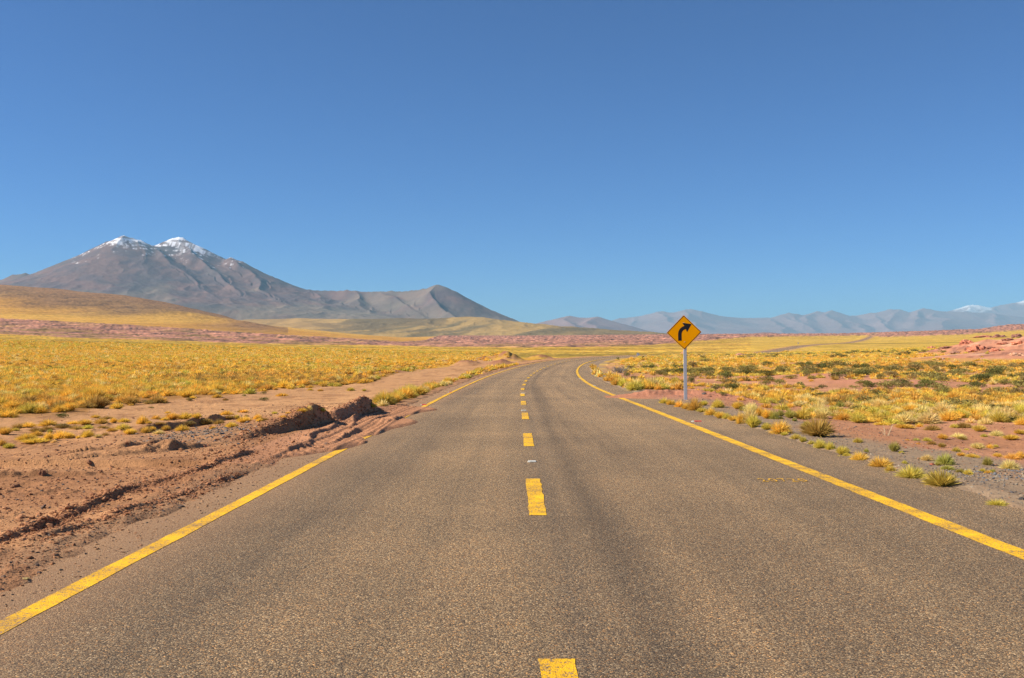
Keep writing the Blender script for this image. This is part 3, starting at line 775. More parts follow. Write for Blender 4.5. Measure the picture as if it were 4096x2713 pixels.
def spurs(line, km, step, drop, dkm, dpx, seed):
    r = random.Random(seed); out = []
    for i in range(1, len(line) - 1, step):
        p, rw = line[i]
        dx = dpx * r.uniform(-0.7, 1.2); km0, dkm0 = km, dkm; dkm = dkm0 * r.uniform(.6, 1.1)
        out.append((1.0, [(p, rw, km * 1000), (p + dx * 0.5, rw + drop * 0.45, (km - dkm * 0.5) * 1000), (p + dx, rw + drop, (km - dkm) * 1000)], 0.8)); dkm = dkm0
    return out
def range_obj(line, km, px0, px1, dep, back, seed, lab, snowline=None, S=0.34, base=1362.0, spur=None):
    rr = [(1.0, rid(line, km), 0.3)] + (spur or [])
    gx, gy, gzz, b, d = ridges_field("mountains", px0, px1, 4.0, (km - dep) * 1000, (km + back) * 1000, 90, rr, S, 4200.0, base, 34.0, 1400.0, seed)
    c = mixc(np.ones(gx.shape + (3,)) * np.array([.23, .14, .125]), np.array([.28, .175, .155]), ss(.4, .65, fbm(gx / 1500, gy / 1500, 4, seed + 2)))
    if snowline:
        rw = CY + (EYE - gzz) / gy * F
        sn = ss(-8, 8, snowline - 30 * ss(3950, 4000, CX + gx / gy * F) - rw + 40 * (fbm(gx / 500, gy / 500, 5, seed + 4) - 0.5))
        c = mixc(c, np.array([.80, .81, .84]), sn * 0.85)
    return tag(obj("mountains", grid_mesh("mountains", np.stack([gx, gy, gzz], -1), c), M_MTN), lab, kind="structure")
range_obj(NEAR_R, 26.0, 2060, 2660, 4.0, 2.2, 301, "small hazy hill right of the volcano, behind the bend", spur=spurs(NEAR_R, 26.0, 2, 45, 2.6, 40, 1))
range_obj(FAR_R, 44.0, 2360, 4300, 8.0, 3.5, 321, "hazy blue mountain range along the right horizon", spur=spurs(FAR_R, 44.0, 2, 62, 5.4, 120, 2))
range_obj(SNOW_R, 54.0, 3660, 4520, 7.0, 3.5, 341, "pale snow-dusted peaks at the far right", snowline=1238, spur=spurs(SNOW_R, 54.0, 2, 60, 5.0, 70, 3))
LOWH = [(2960, 1345), (3010, 1336), (3045, 1331), (3080, 1332), (3110, 1338), (3150, 1346)]
range_obj(LOWH, 9.0, 2940, 3170, 0.8, 0.6, 361, "small dark knoll on the far plain", S=0.2, base=1360.0)

# ------------------------------------------------------------------ vegetation
def leaf_mat(name, transl=0.25):
    t = NT(name, 0.75, 0.15)
    at = t.new("ShaderNodeAttribute", attribute_name="tint", attribute_type='INSTANCER')
    bl = t.new("ShaderNodeAttribute", attribute_name="blade")
    sp = t.new("ShaderNodeSeparateXYZ"); t.link(bl.outputs["Vector"], sp.inputs[0])
    vr = t.ramp(sp.outputs[0], [(0.0, (0.62, 0.66, 0.6)), (0.5, (1, 1, 1)), (1.0, (1.28, 1.2, 1.15))])
    c = t.mix(1.0, at.outputs["Color"], vr, 'MULTIPLY')
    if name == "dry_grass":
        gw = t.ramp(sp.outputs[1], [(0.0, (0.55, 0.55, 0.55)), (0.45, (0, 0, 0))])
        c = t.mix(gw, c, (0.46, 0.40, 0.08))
    t.color(c)
    tr = t.new("ShaderNodeBsdfTranslucent"); t.link(c, tr.inputs[0])
    mx = t.new("ShaderNodeMixShader"); mx.inputs[0].default_value = transl
    t.link(t.b.outputs[0], mx.inputs[1]); t.link(tr.outputs[0], mx.inputs[2])
    t.link(mx.outputs[0], t.n["Material Output"].inputs[0])
    return t.m
M_GRASS = leaf_mat("dry_grass", 0.30)
M_LEAF = leaf_mat("shrub_leaf", 0.15)

def set_blade(me, vals):
    a = me.attributes.new("blade", 'FLOAT_VECTOR', 'POINT')
    a.data.foreach_set("vector", np.array(vals, np.float32).reshape(-1))

def tuft_mesh(name, seed, n, wid, lean=1.0, comb=0.0):
    """unit bunchgrass: about 1 m across and 0.75 m tall, blades rising and arching outwards"""
    r = np.random.default_rng(seed)
    V, Fc, B = [], [], []
    cd = r.uniform(0, 6.28)
    for i in range(n):
        az = r.uniform(0, 6.283); q = math.sqrt(r.uniform(0, 1))
        th = (0.08 + 1.27 * q ** 1.1) * lean + r.normal(0, 0.1)
        L = 0.56 * (1 - 0.10 * q) * r.uniform(0.72, 1.12)
        b = np.array([math.cos(az) * q * 0.15, math.sin(az) * q * 0.15, 0.0])
        d = np.array([math.cos(az) * math.sin(th), math.sin(az) * math.sin(th), math.cos(th)])
        d[:2] += comb * np.array([math.cos(cd), math.sin(cd)]); d /= np.linalg.norm(d)
        sag = 0.12 * L * (0.4 + q) * r.uniform(0.4, 1.3)
        p1 = b + d * L * 0.5 + np.array([0, 0, 0.02]); p2 = b + d * L * 0.82 - np.array([0, 0, sag * 0.35]); p3 = b + d * L * 1.05 - np.array([0, 0, sag])
        p3[2] = max(p3[2], 0.02)
        s = np.cross(d, [r.normal(), r.normal(), r.normal()]); s /= np.linalg.norm(s) + 1e-9
        w = wid * r.uniform(0.6, 1.4)
        k = len(V)
        V += [b - s * w * .5, b + s * w * .5, p1 - s * w * .5, p1 + s * w * .5, p2 - s * w * .32, p2 + s * w * .32, p3]
        Fc += [(k, k + 1, k + 3, k + 2), (k + 2, k + 3, k + 5, k + 4), (k + 4, k + 5, k + 6)]
        c = r.uniform()
        B += [(c, 0, 0)] * 2 + [(c, .5, 0)] * 2 + [(c, .8, 0)] * 2 + [(c, 1, 0)]
    me = bpy.data.meshes.new(name)
    me.from_pydata([tuple(v) for v in V], [], Fc); me.update()
    set_blade(me, B); me.materials.append(M_GRASS)
    return me

def shrub_mesh(name, seed, n, leaf):
    """unit cushion shrub: about 1 m across and 0.55 m tall, lumpy, of many small leaf sprays"""
    r = np.random.default_rng(seed)
    V, Fc, B = [], [], []
    lumps = [(r.uniform(-.32, .32), r.uniform(-.32, .32), r.uniform(.10, .30), r.uniform(.16, .28)) for _ in range(9)]
    for i in range(n):
        lx, ly, lz, lr = lumps[r.integers(len(lumps))]
        d = r.normal(size=3); d /= np.linalg.norm(d); d[2] = abs(d[2]) if r.uniform() < .8 else d[2]
        q = r.uniform(0.55, 1.1) ** 0.7
        p = np.array([lx, ly, lz]) + d * lr * q
        p[2] = max(p[2], 0.01)
        u_ = r.normal(size=3); u_ = u_ * .5 + d; u_ /= np.linalg.norm(u_)
        s = np.cross(u_, r.normal(size=3)); s /= np.linalg.norm(s)
        a = leaf * r.uniform(.6, 1.5)
        k = len(V)
        V += [p - s * a * .35, p + s * a * .35, p + u_ * a * 1.3 + s * a * .2, p + u_ * a * 1.3 - s * a * .2]
        Fc.append((k, k + 1, k + 2, k + 3)); c = r.uniform(); B += [(c, .3, 0)] * 2 + [(c, 1, 0)] * 2
    # woody stems
    for i in range(14):
        az = r.uniform(0, 6.28); e = np.array([math.cos(az) * .3, math.sin(az) * .3, .28]) * r.uniform(.7, 1.1)
        s = np.array([-math.sin(az), math.cos(az), 0]) * .012
        k = len(V); V += [-s, s, e + s * .4, e - s * .4]; Fc.append((k, k + 1, k + 2, k + 3)); B += [(0.1, 0, 0)] * 4
    me = bpy.data.meshes.new(name)
    me.from_pydata([tuple(v) for v in V], [], Fc); me.update()
    set_blade(me, B); me.materials.append(M_LEAF)
    return me

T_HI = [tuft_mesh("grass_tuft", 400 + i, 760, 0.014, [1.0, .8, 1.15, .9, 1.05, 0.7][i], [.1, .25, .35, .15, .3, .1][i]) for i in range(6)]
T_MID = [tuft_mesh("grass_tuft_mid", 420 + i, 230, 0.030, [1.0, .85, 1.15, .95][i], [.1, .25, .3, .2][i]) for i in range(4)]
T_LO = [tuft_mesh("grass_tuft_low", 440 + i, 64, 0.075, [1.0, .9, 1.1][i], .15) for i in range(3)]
S_HI = [shrub_mesh("shrub", 460 + i, 900, 0.038) for i in range(4)]
S_LO = [shrub_mesh("shrub_low", 480 + i, 200, 0.085) for i in range(3)]

TINTS = {"golden": (.90, .585, .10), "straw": (.88, .69, .27), "orange": (.80, .48, .10), "green": (.47, .42, .10), "yellow-green": (.72, .58, .11), "brown": (.50, .32, .085)}
SHT = {"dark green": (.165, .165, .045), "olive": (.29, .245, .075), "brown-green": (.31, .235, .09)}

TUFTS = []      # x, y, z, width, height, tint, region
def put(px, row, w, h, tint, region):
    x, y, z = hit(px, row)
    k = 1.45 if region == "verge" else 1.12 if region == "redsoil" else 1.3
    TUFTS.append([x, y, z - 0.01, w / F * y * k, h / F * y * k * (1.15 if region == "verge" else .95), tint, region])

A = [(170,195,90,55,'y'),(245,220,90,60,'g'),(350,240,90,70,'g'),(430,260,80,60,'g'),(535,275,130,115,'o'),(640,215,80,45,'y'),(805,240,110,75,'y'),(1040,255,120,70,'g'),(1095,275,70,40,'n'),(620,290,100,40,'y'),
     (720,330,110,70,'g'),(830,365,120,60,'g'),(910,370,80,50,'y'),(985,395,110,50,'g'),(1065,430,80,110,'g'),(1195,300,130,90,'s'),(1180,420,150,130,'s'),(1225,475,140,105,'y'),(1300,335,100,80,'g'),(1390,370,110,85,'g'),
     (1465,375,90,90,'n'),(1545,340,70,60,'n'),(1550,375,40,30,'n'),(1660,365,110,75,'n'),(1805,375,150,100,'y'),(1385,500,100,65,'y'),(1540,545,190,125,'g'),(1985,580,290,170,'b'),(1860,460,90,50,'y'),(1590,570,70,35,'y'),
     (1730,610,100,45,'y'),(1810,645,70,50,'y'),(1910,670,65,40,'y'),(2015,720,115,80,'y'),(2135,735,85,70,'y'),(2280,795,130,75,'y'),(2335,810,80,30,'y'),(1710,400,50,30,'n')]
Bq = [(630,247,140,75,'g'),(855,320,180,85,'g'),(955,355,85,50,'y'),(918,393,55,30,'y'),(1175,428,220,95,'y'),(1495,525,270,135,'y'),(2085,720,170,55,'y'),(615,55,75,40,'y'),(700,155,40,35,'n'),(410,220,30,25,'y'),(1105,278,45,30,'y')]
Bs = [(995,150,120,125,'n'),(1070,170,60,45,'y'),(1345,245,130,80,'s'),(1535,285,180,140,'n'),(1465,298,70,55,'n'),(1560,340,140,60,'n'),(1695,375,90,60,'n'),(1780,390,100,70,'y'),(1985,295,100,110,'n'),(2215,335,180,120,'s'),
      (1930,365,70,50,'y'),(1990,380,80,45,'g'),(2035,370,60,50,'n'),(1230,35,70,40,'n'),(1345,40,90,50,'y'),(1395,75,90,55,'b'),(1500,105,90,60,'b'),(1655,150,90,60,'y'),(1875,120,150,80,'s'),(2005,115,75,60,'g'),
      (2070,105,55,40,'y'),(1760,135,60,30,'y'),(1705,195,90,50,'g'),(1825,210,140,50,'g'),(2085,205,100,55,'g'),(2240,230,170,80,'o'),(2330,220,100,90,'g'),(1250,72,50,25,'o'),(1135,32,50,20,'o')]
Cs = [(100,175,220,60,'g'),(410,220,280,75,'g'),(800,250,210,100,'b'),(1110,215,120,70,'y'),(1240,215,220,100,'b'),(1450,265,200,110,'y'),(620,200,100,50,'g'),(945,370,140,90,'g'),(1160,350,200,80,'s'),
      (1215,380,130,60,'b'),(1690,330,180,100,'s'),(1900,380,240,80,'g'),(1520,340,90,55,'y'),(2020,300,160,80,'g')]
Ls = [(215,485,130,70,'b'),(340,475,140,65,'g'),(570,450,170,75,'g'),(60,560,150,95,'o'),(180,510,90,35,'y'),(445,525,160,55,'b'),(560,500,120,50,'b'),(745,480,160,50,'b'),(320,620,200,75,'g'),(420,655,300,60,'g'),
      (430,570,130,60,'g'),(575,630,90,110,'g'),(715,605,200,100,'g'),(820,600,110,70,'g'),(640,650,60,40,'s'),(590,540,60,50,'n'),(25,690,90,75,'o'),(110,718,120,65,'y'),(905,495,140,50,'b'),(1040,490,110,50,'y'),
      (1225,480,110,30,'b'),(1010,440,150,65,'g'),(1200,430,130,70,'o'),(1350,420,80,65,'g'),(870,435,150,45,'g'),(1130,360,90,40,'g'),(1270,375,120,40,'b'),(925,605,50,40,'g'),(1040,590,130,90,'g'),(1160,590,90,45,'s'),
      (1250,570,80,45,'b'),(1330,520,110,50,'o'),(1460,495,140,70,'y'),(1540,555,140,75,'g'),(1690,430,120,95,'g'),(1760,430,70,40,'g'),(1850,375,90,55,'o'),(1890,440,130,30,'b'),(1950,390,90,45,'g'),(2040,380,150,80,'g'),
      (2190,375,170,80,'g'),(2330,375,100,70,'g'),(1730,530,120,75,'o'),(1800,505,80,50,'g'),(1880,550,110,55,'s'),(1965,515,100,70,'o'),(2160,510,140,70,'g'),(2240,450,120,50,'b'),(1990,305,60,30,'g'),(1470,410,120,50,'g')]
Ls2 = [(610,325,130,55,'g'),(815,300,100,40,'g'),(770,295,60,30,'b'),(370,440,150,75,'b'),(520,430,110,60,'b'),(670,470,120,65,'g'),(445,490,70,40,'o'),(640,380,130,40,'b'),(730,365,70,45,'y'),(820,410,150,70,'g'),
       (980,370,90,60,'g'),(1000,405,70,50,'g'),(1060,385,80,30,'b'),(1180,315,65,35,'y'),(1275,360,80,35,'g'),(1335,310,60,25,'g'),(850,345,50,30,'b'),(1270,105,120,40,'g'),(500,120,100,45,'g'),
       (170,155,60,35,'b'),(600,155,60,30,'b'),(1185,30,60,35,'o'),(1600,35,60,30,'g'),(1720,45,60,30,'o'),(2080,40,80,45,'y'),(2240,45,50,30,'y'),(2330,235,100,50,'y')]
Lb = [(1510,292,110,50,'g'),(1590,262,60,60,'s'),(1740,290,70,40,'y')]
CODE = {'g': "golden", 's': "straw", 'o': "orange", 'n': "green", 'y': "yellow-green", 'b': "brown"}
for (a, b, w, h, c) in A: put(2600 + a / 2.96, 1550 + b / 2.96, w / 2.96, h / 2.96, CODE[c], "verge")
for (a, b, w, h, c) in Bq: put(3200 + a / 2.643, 1750 + b / 2.643, w / 2.643, h / 2.643, CODE[c], "verge")
for (a, b, w, h, c) in Bs: put(3200 + a / 2.643, 1750 + b / 2.643, w / 2.643, h / 2.643, CODE[c], "redsoil")
for (a, b, w, h, c) in Cs: put(3500 + a / 3.485, 1650 + b / 3.485, w / 3.485, h / 3.485, CODE[c], "redsoil")
for (a, b, w, h, c) in Ls: put(a / 2.96, 1550 + b / 2.96, w / 2.96, h / 2.96, CODE[c], "dirt")
for (a, b, w, h, c) in Ls2: put(700 + a / 2.96, 1550 + b / 2.96, w / 2.96, h / 2.96, CODE[c], "dirt")
for (a, b, w, h, c) in Lb: put(700 + a / 2.96, 1550 + b / 2.96, w / 2.96, h / 2.96, CODE[c], "bank")
HN = len(TUFTS)
hand = np.array([[q[0], q[1]] for q in TUFTS])

r2 = random.Random(77)
pick = lambda ws: r2.choices(list(ws), list(ws.values()))[0]
# continuous hedge of grass along the left edge of the road
low = [(370, 690), (680, 690), (980, 570), (1200, 500), (1560, 310), (1900, 205), (2080, 182)]
upp = [(375, 640), (740, 500), (1130, 385), (1400, 290), (1650, 205), (1900, 178), (2080, 172)]
for i in range(330):
    q = r2.random() ** 0.8
    a = 370 + q * 1720
    yl = np.interp(a, [p[0] for p in low], [p[1] for p in low]); yu = np.interp(a, [p[0] for p in upp], [p[1] for p in upp])
    rw = yl + (yu - yl) * r2.random()
    x, y, z = hit(1400 + a / 2.96, 1400 + rw / 2.96)
    w = r2.uniform(.38, .8)
    TUFTS.append([x, y, z - .02, w, w * r2.uniform(.5, .75), pick({"golden": 6, "straw": 3, "yellow-green": 5, "orange": 2}), "hedge"])
# row along the inside of the bend on the right
inn = [(160, 365), (215, 355), (330, 400), (350, 470), (450, 510), (570, 545), (690, 600), (820, 655), (960, 640), (1100, 630)]
for i in range(120):
    a = 160 + r2.random() * 1500
    yl = np.interp(a, [p[0] for p in inn], [p[1] for p in inn])
    x, y, z = hit(2300 + a / 3.947, 1400 + (yl - r2.random() ** 1.3 * 130) / 3.947)
    w = r2.uniform(.35, .8)
    TUFTS.append([x, y, z - .02, w, w * r2.uniform(.6, .95), pick({"golden": 6, "straw": 3, "yellow-green": 4, "orange": 3}), "bend"])

def scatter(n, ya, yb, sgn, dens_fn, region_fn, size, tints):
    n = int(n * 1.3); q = rng.uniform(0, 1, n)
    y = np.sqrt(ya ** 2 + q * (yb ** 2 - ya ** 2))
    x = rng.uniform(0, 0.806, n) * y * sgn
    o = road_off(x, y)
    keep = (rng.uniform(0, 1, n) < dens_fn(x, y, o))
    x, y = x[keep], y[keep]
    z = gz(x, y)
    px = CX + x / y * F; row = CY + (EYE - z) / y * F
    w = size * np.clip(np.exp(rng.normal(-.02, .30, len(x))), .45, 1.7) * (1 + np.clip(y - 90, 0, 400) / 260)
    return x, y, z, w, px, row

def dens_left(x, y, o):
    fd = y - field_y(x, y)
    d = ss(-4.0, 7.0, fd + 7.0 * (fbm(x / 2.5, y / 2.5, 3, 601) - .5)) * 0.96
    nearroad = ss(-9, -22, o) * 0.9 + .1
    b = ss(0.50, 0.58, fbm(x / 9, y / 6, 3, 602)) * (1 - ss(8, 30, fd)) * .6
    d = np.where(x / y > -0.16, d * (0.25 + 0.75 * ss(0.46, 0.56, fbm(x / 6, y / 9, 3, 603))) * (1 - .7 * ss(.58, .5, fbm(x / 11, y / 12, 3, 604)) * (y < 140)), d * (1 - b))
    for (x0, y0, sx, sy) in MOUNDS[:7]:
        d = d * (1 - 0.93 * np.exp(-(((x - x0) / sx) ** 2 + ((y - y0) / sy) ** 2)))
    return d * (o < -6.4)
def dens_right(x, y, o):
    n = fbm(x / 5.5, y / 7.5, 3, 611)
    d = 0.10 + 0.9 * ss(0.42, 0.54, n)
    d = np.maximum(d, .55 * ss(24, 30, y) * ss(75, 55, y))
    d = d * (1 - 0.96 * ss(0.52, 0.60, fbm(x / 13, y / 8, 3, 95)) * (1 - ss(120, 260, y)))
    fr = 17.5 + 3 * (fbm(x / 4, y / 4, 2, 613) - .5)
    d = d * ss(fr - 2, fr + 5, y) * ss(7.5, 10.5, o)
    for (x0, y0, sx, sy) in MOUNDS[7:]:
        d = d * (1 - 0.95 * np.exp(-(((x - x0) / sx) ** 2 + ((y - y0) / sy) ** 2)))
    for (x0, y0, sx, sy) in SHELVES:
        if y0 > 120: d = d * (1 - .97 * ss(1.5, .8, ((x - x0) / sx) ** 2 + ((y - y0) / sy) ** 2 + .8 * (fbm(x / 6, y / 6, 3, 112) - .5)))
    s2 = np.exp(-(((o - 7.2) / 2.4) ** 2 + ((y - 41.5) / 2.4) ** 2))
    return d * (1 - s2)

RT = []
def collect(res, region, tw):
    x, y, z, w, px, row = res
    names = list(tw); pr = np.array([tw[k] for k in names], float); pr /= pr.sum()
    base = fbm(x / 7, y / 9, 3, 621)
    ti = rng.choice(len(names), len(x), p=pr)
    gi_ = [k for k, nm in enumerate(names) if nm == "yellow-green"]; oi_ = [k for k, nm in enumerate(names) if nm in ("orange", "brown")]
    base2 = fbm(x / 16 + 5, y / 26, 3, 622); u_ = rng.uniform(0, 1, len(x))
    if gi_: ti = np.where(u_ < .42 * ss(.54, .64, base2) * (y > 55), rng.choice(gi_, len(x)), ti)
    if region == "rightfield":
        lm = np.array([k for k, nm in enumerate(names) if nm in ("yellow-green", "straw")])
        ti = np.where(u_ < .62 * ss(44, 34, y), rng.choice(lm, len(x)), ti)
    if oi_: ti = np.where(u_ < .6 * ss(.46, .38, base2) * (y < 140), rng.choice(oi_, len(x)), ti)
    RT.append((x, y, z, w, np.array(names, dtype=object)[ti], region, base))
collect(scatter(18000, 20, 115, -1, dens_left, None, .50, None), "field", {"golden": 12, "orange": 5, "yellow-green": 1.2, "straw": 2, "brown": 1.2, "green": .25})
collect(scatter(70000, 115, 330, -1, dens_left, None, .44, None), "field", {"golden": 12, "orange": 4, "yellow-green": 1.2, "straw": 3, "green": .2})
collect(scatter(26000, 330, 640, -1, dens_left, None, .5, None), "field", {"golden": 10, "orange": 1.5, "yellow-green": 3, "straw": 2, "green": 1})
collect(scatter(20000, 17, 115, 1, dens_right, None, .43, None), "rightfield", {"golden": 12, "orange": 4, "yellow-green": 2, "straw": 2.5, "brown": 1.5, "green": .3})
collect(scatter(60000, 115, 330, 1, dens_right, None, .46, None), "rightfield", {"golden": 10, "orange": 3, "yellow-green": 3, "straw": 2.5, "green": .3})
collect(scatter(22000, 330, 640, 1, dens_right, None, .5, None), "rightfield", {"golden": 8, "yellow-green": 7, "straw": 2, "green": 1})

x = np.concatenate([np.array([q[0] for q in TUFTS])] + [r_[0] for r_ in RT])
y = np.concatenate([np.array([q[1] for q in TUFTS])] + [r_[1] for r_ in RT])
z = np.concatenate([np.array([q[2] for q in TUFTS])] + [r_[2] - .015 for r_ in RT])
w = np.concatenate([np.array([q[3] for q in TUFTS])] + [r_[3] for r_ in RT])
hr = np.concatenate([np.array([q[4] / max(q[3], .01) for q in TUFTS])] + [rng.uniform(.42, .68, len(r_[0])) for r_ in RT])
tn = np.concatenate([np.array([q[5] for q in TUFTS], dtype=object)] + [r_[4] for r_ in RT])
rg = np.concatenate([np.array([q[6] for q in TUFTS], dtype=object)] + [np.array([r_[5]] * len(r_[0]), dtype=object) for r_ in RT])
isr = np.arange(len(x)) >= HN
# keep scattered tufts off the hand-placed ones and off the asphalt
o_ = road_off(x, y)
ok = np.ones(len(x), bool)
ok &= ~((o_ > -4.3) & (o_ < 5.2) & isr)
for hx, hy in hand:
    ok &= ~(isr & (np.abs(x - hx) < .3) & (np.abs(y - hy) < .8))
x, y, z, w, hr, tn, rg, isr = x[ok], y[ok], z[ok], w[ok], hr[ok], tn[ok], rg[ok], isr[ok]
inframe = (np.abs(x / y) < 0.50)
appar = np.where(inframe, w * np.sqrt(np.clip(hr, .3, 1)) / y, 0)
order = np.argsort(-appar)
handi = np.where(~isr & (rg != "hedge") & (rg != "bend"))[0]
top = list(handi) + [i for i in order if i not in set(handi)][:300 - len(handi)]
top = np.array(top)
rest = np.ones(len(x), bool); rest[top] = False

def tint_of(name, k):
    r = random.Random(k)
    f = r.uniform(.86, 1.14); c = TINTS[name]
    return (c[0] * f * r.uniform(.95, 1.05), c[1] * f * r.uniform(.94, 1.06), c[2] * f)

ORD = ["nearest", "second nearest", "third nearest", "fourth nearest", "fifth nearest", "sixth nearest", "seventh nearest", "eighth nearest", "ninth nearest", "tenth nearest",
       "eleventh nearest", "twelfth nearest", "thirteenth nearest", "fourteenth nearest", "fifteenth nearest", "sixteenth nearest", "seventeenth nearest", "eighteenth nearest", "nineteenth nearest", "twentieth nearest"]
WHERE = {"verge": "on the right gravel verge", "redsoil": "on the bare red soil right", "dirt": "on the bare dirt left",
         "bank": "on the sand bank", "hedge": "in the grass strip hugging the left edge line", "bend": "lining the inside of the bend",
         "field": "at the front of the dense field left", "rightfield": "in the grassy red field right of the road"}
GRP = {"verge": "tufts on the gravel verge", "redsoil": "tufts on the bare red soil", "dirt": "tufts on the bare dirt left", "bank": "tufts on the sand bank",
       "hedge": "tufts along the left edge line", "bend": "tufts inside the bend", "field": "tufts of the left field", "rightfield": "tufts of the right field"}
sz = {}
for i in top: sz.setdefault((rg[i], tn[i]), []).append(i)
LAB = {}
for (reg, tt), ids in sz.items():
    ids = sorted(ids, key=lambda i: y[i])
    tall = lambda i: ("tall" if w[i] * hr[i] > .42 else "small" if w[i] * hr[i] < .16 else "low" if hr[i] < .42 else "bushy")
    for n, i in enumerate(ids):
        if not isr[i] and reg not in ("hedge", "bend"):
            if len(ids) == 1: LAB[i] = f"{tall(i)} {tt} grass tuft, only such one {WHERE[reg]}"
            elif n < 20: LAB[i] = f"{tall(i)} {tt} grass tuft {WHERE[reg]}, {ORD[n]} of that colour"
            else: LAB[i] = f"{tt} grass tuft {WHERE[reg]}, beyond the twenty nearest"
        else: LAB[i] = f"{tt} grass tuft {WHERE[reg]}"
for n, i in enumerate(top):
    o = bpy.data.objects.new("grass_tuft", T_HI[n % 6])
    o.location = (x[i], y[i], z[i])
    o.rotation_euler = (0, 0, rng.uniform(0, 6.28))
    o.scale = (w[i] * .92, w[i] * .92, w[i] * hr[i] / .57)
    o["tint"] = tint_of(tn[i], int(i))
    tag(o, LAB[i], "grass tuft", GRP[rg[i]])
    sc.collection.objects.link(o)

def scatter_object(name, pts, rots, scl, tint, protos, label, cat=None):
    """one object that repeats the given meshes at many points"""
    colp = bpy.data.collections.new(name + "_kinds")
    for k, me in enumerate(protos):
        colp.objects.link(bpy.data.objects.new(f"{name}_kind_{k:02d}", me))
    me = bpy.data.meshes.new(name)
    n = len(pts)
    me.vertices.add(n); me.vertices.foreach_set("co", np.asarray(pts, np.float32).reshape(-1))
    a = me.attributes.new("rot", 'FLOAT_VECTOR', 'POINT'); a.data.foreach_set("vector", np.asarray(rots, np.float32).reshape(-1))
    a = me.attributes.new("scl", 'FLOAT_VECTOR', 'POINT'); a.data.foreach_set("vector", np.asarray(scl, np.float32).reshape(-1))
    a = me.attributes.new("idx", 'INT', 'POINT'); a.data.foreach_set("value", rng.integers(0, len(protos), n).astype(np.int32))
    a = me.attributes.new("tint", 'FLOAT_COLOR', 'POINT')
    c = np.ones((n, 4), np.float32); c[:, :3] = tint; a.data.foreach_set("color", c.reshape(-1))
    o = obj(name, me)
    g = bpy.data.node_groups.new(name + "_scatter", 'GeometryNodeTree')
    g.interface.new_socket("Geometry", in_out='INPUT', socket_type='NodeSocketGeometry')
    g.interface.new_socket("Geometry", in_out='OUTPUT', socket_type='NodeSocketGeometry')
    gi, go = g.nodes.new("NodeGroupInput"), g.nodes.new("NodeGroupOutput")
    ip = g.nodes.new("GeometryNodeInstanceOnPoints"); ci = g.nodes.new("GeometryNodeCollectionInfo")
    ci.inputs[0].default_value = colp; ci.inputs["Separate Children"].default_value = True; ci.inputs["Reset Children"].default_value = True
    def na(nm, ty):
        q = g.nodes.new("GeometryNodeInputNamedAttribute"); q.data_type = ty; q.inputs[0].default_value = nm
        return [s for s in q.outputs if s.enabled and s.name == "Attribute"][0]
    er_ = g.nodes.new("FunctionNodeEulerToRotation")
    g.links.new(na("rot", 'FLOAT_VECTOR'), er_.inputs[0])
    g.links.new(gi.outputs[0], ip.inputs["Points"]); g.links.new(ci.outputs[0], ip.inputs["Instance"])
    ip.inputs["Pick Instance"].default_value = True
    g.links.new(na("idx", 'INT'), ip.inputs["Instance Index"])
    g.links.new(er_.outputs[0], ip.inputs["Rotation"]); g.links.new(na("scl", 'FLOAT_VECTOR'), ip.inputs["Scale"])
    g.links.new(ip.outputs[0], go.inputs[0])
    md = o.modifiers.new("scatter", 'NODES'); md.node_group = g
    return tag(o, label, cat, kind="stuff")

def stuff_tufts(sel, protos, name, label):
    n = sel.sum()
    tc = np.array([TINTS[k] for k in tn[sel]]) * rng.uniform(.84, 1.16, (n, 1)) * rng.uniform(.95, 1.05, (n, 3))
    rot = np.zeros((n, 3)); rot[:, 2] = rng.uniform(0, 6.28, n)
    s = np.stack([w[sel] * .92, w[sel] * .92, w[sel] * hr[sel] / .57], -1)
    return scatter_object(name, np.stack([x[sel], y[sel], z[sel]], -1), rot, s, tc, protos, label)
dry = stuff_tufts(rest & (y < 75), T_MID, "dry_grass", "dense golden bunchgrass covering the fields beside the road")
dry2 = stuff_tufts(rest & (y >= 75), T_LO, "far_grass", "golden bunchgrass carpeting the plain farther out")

# ---- shrubs
SH = []
def putsh(px, row, wd, hg, kind_, reg):
    x_, y_, z_ = hit(px, row); wd *= 1.22; hg *= 1.1; SH.append((x_, y_, z_ - .01, wd / F * y_, hg / F * y_, kind_, reg))
for a, b, wd, hg, kd in [(1500, 810, 200, 90, "dark green"), (820, 420, 90, 60, "dark green"), (930, 470, 110, 60, "dark green"), (1440, 530, 70, 60, "dark green"), (1570, 520, 140, 80, "dark green"), (1840, 520, 130, 90, "dark green"),
                         (2230, 640, 150, 90, "dark green"), (2330, 720, 110, 60, "dark green"), (1190, 310, 190, 70, "dark green"), (1490, 370, 180, 80, "olive"), (1880, 450, 170, 80, "olive"), (2110, 450, 140, 100, "olive"), (1430, 420, 100, 60, "olive"),
                         (1080, 125, 70, 30, "dark green"), (680, 155, 50, 40, "dark green"), (2060, 200, 170, 60, "olive"), (880, 320, 120, 70, "olive")]:
    if b < 800: putsh(2300 + a / 3.947, 1400 + b / 3.947, wd / 3.947, hg / 3.947, kd, "bend")
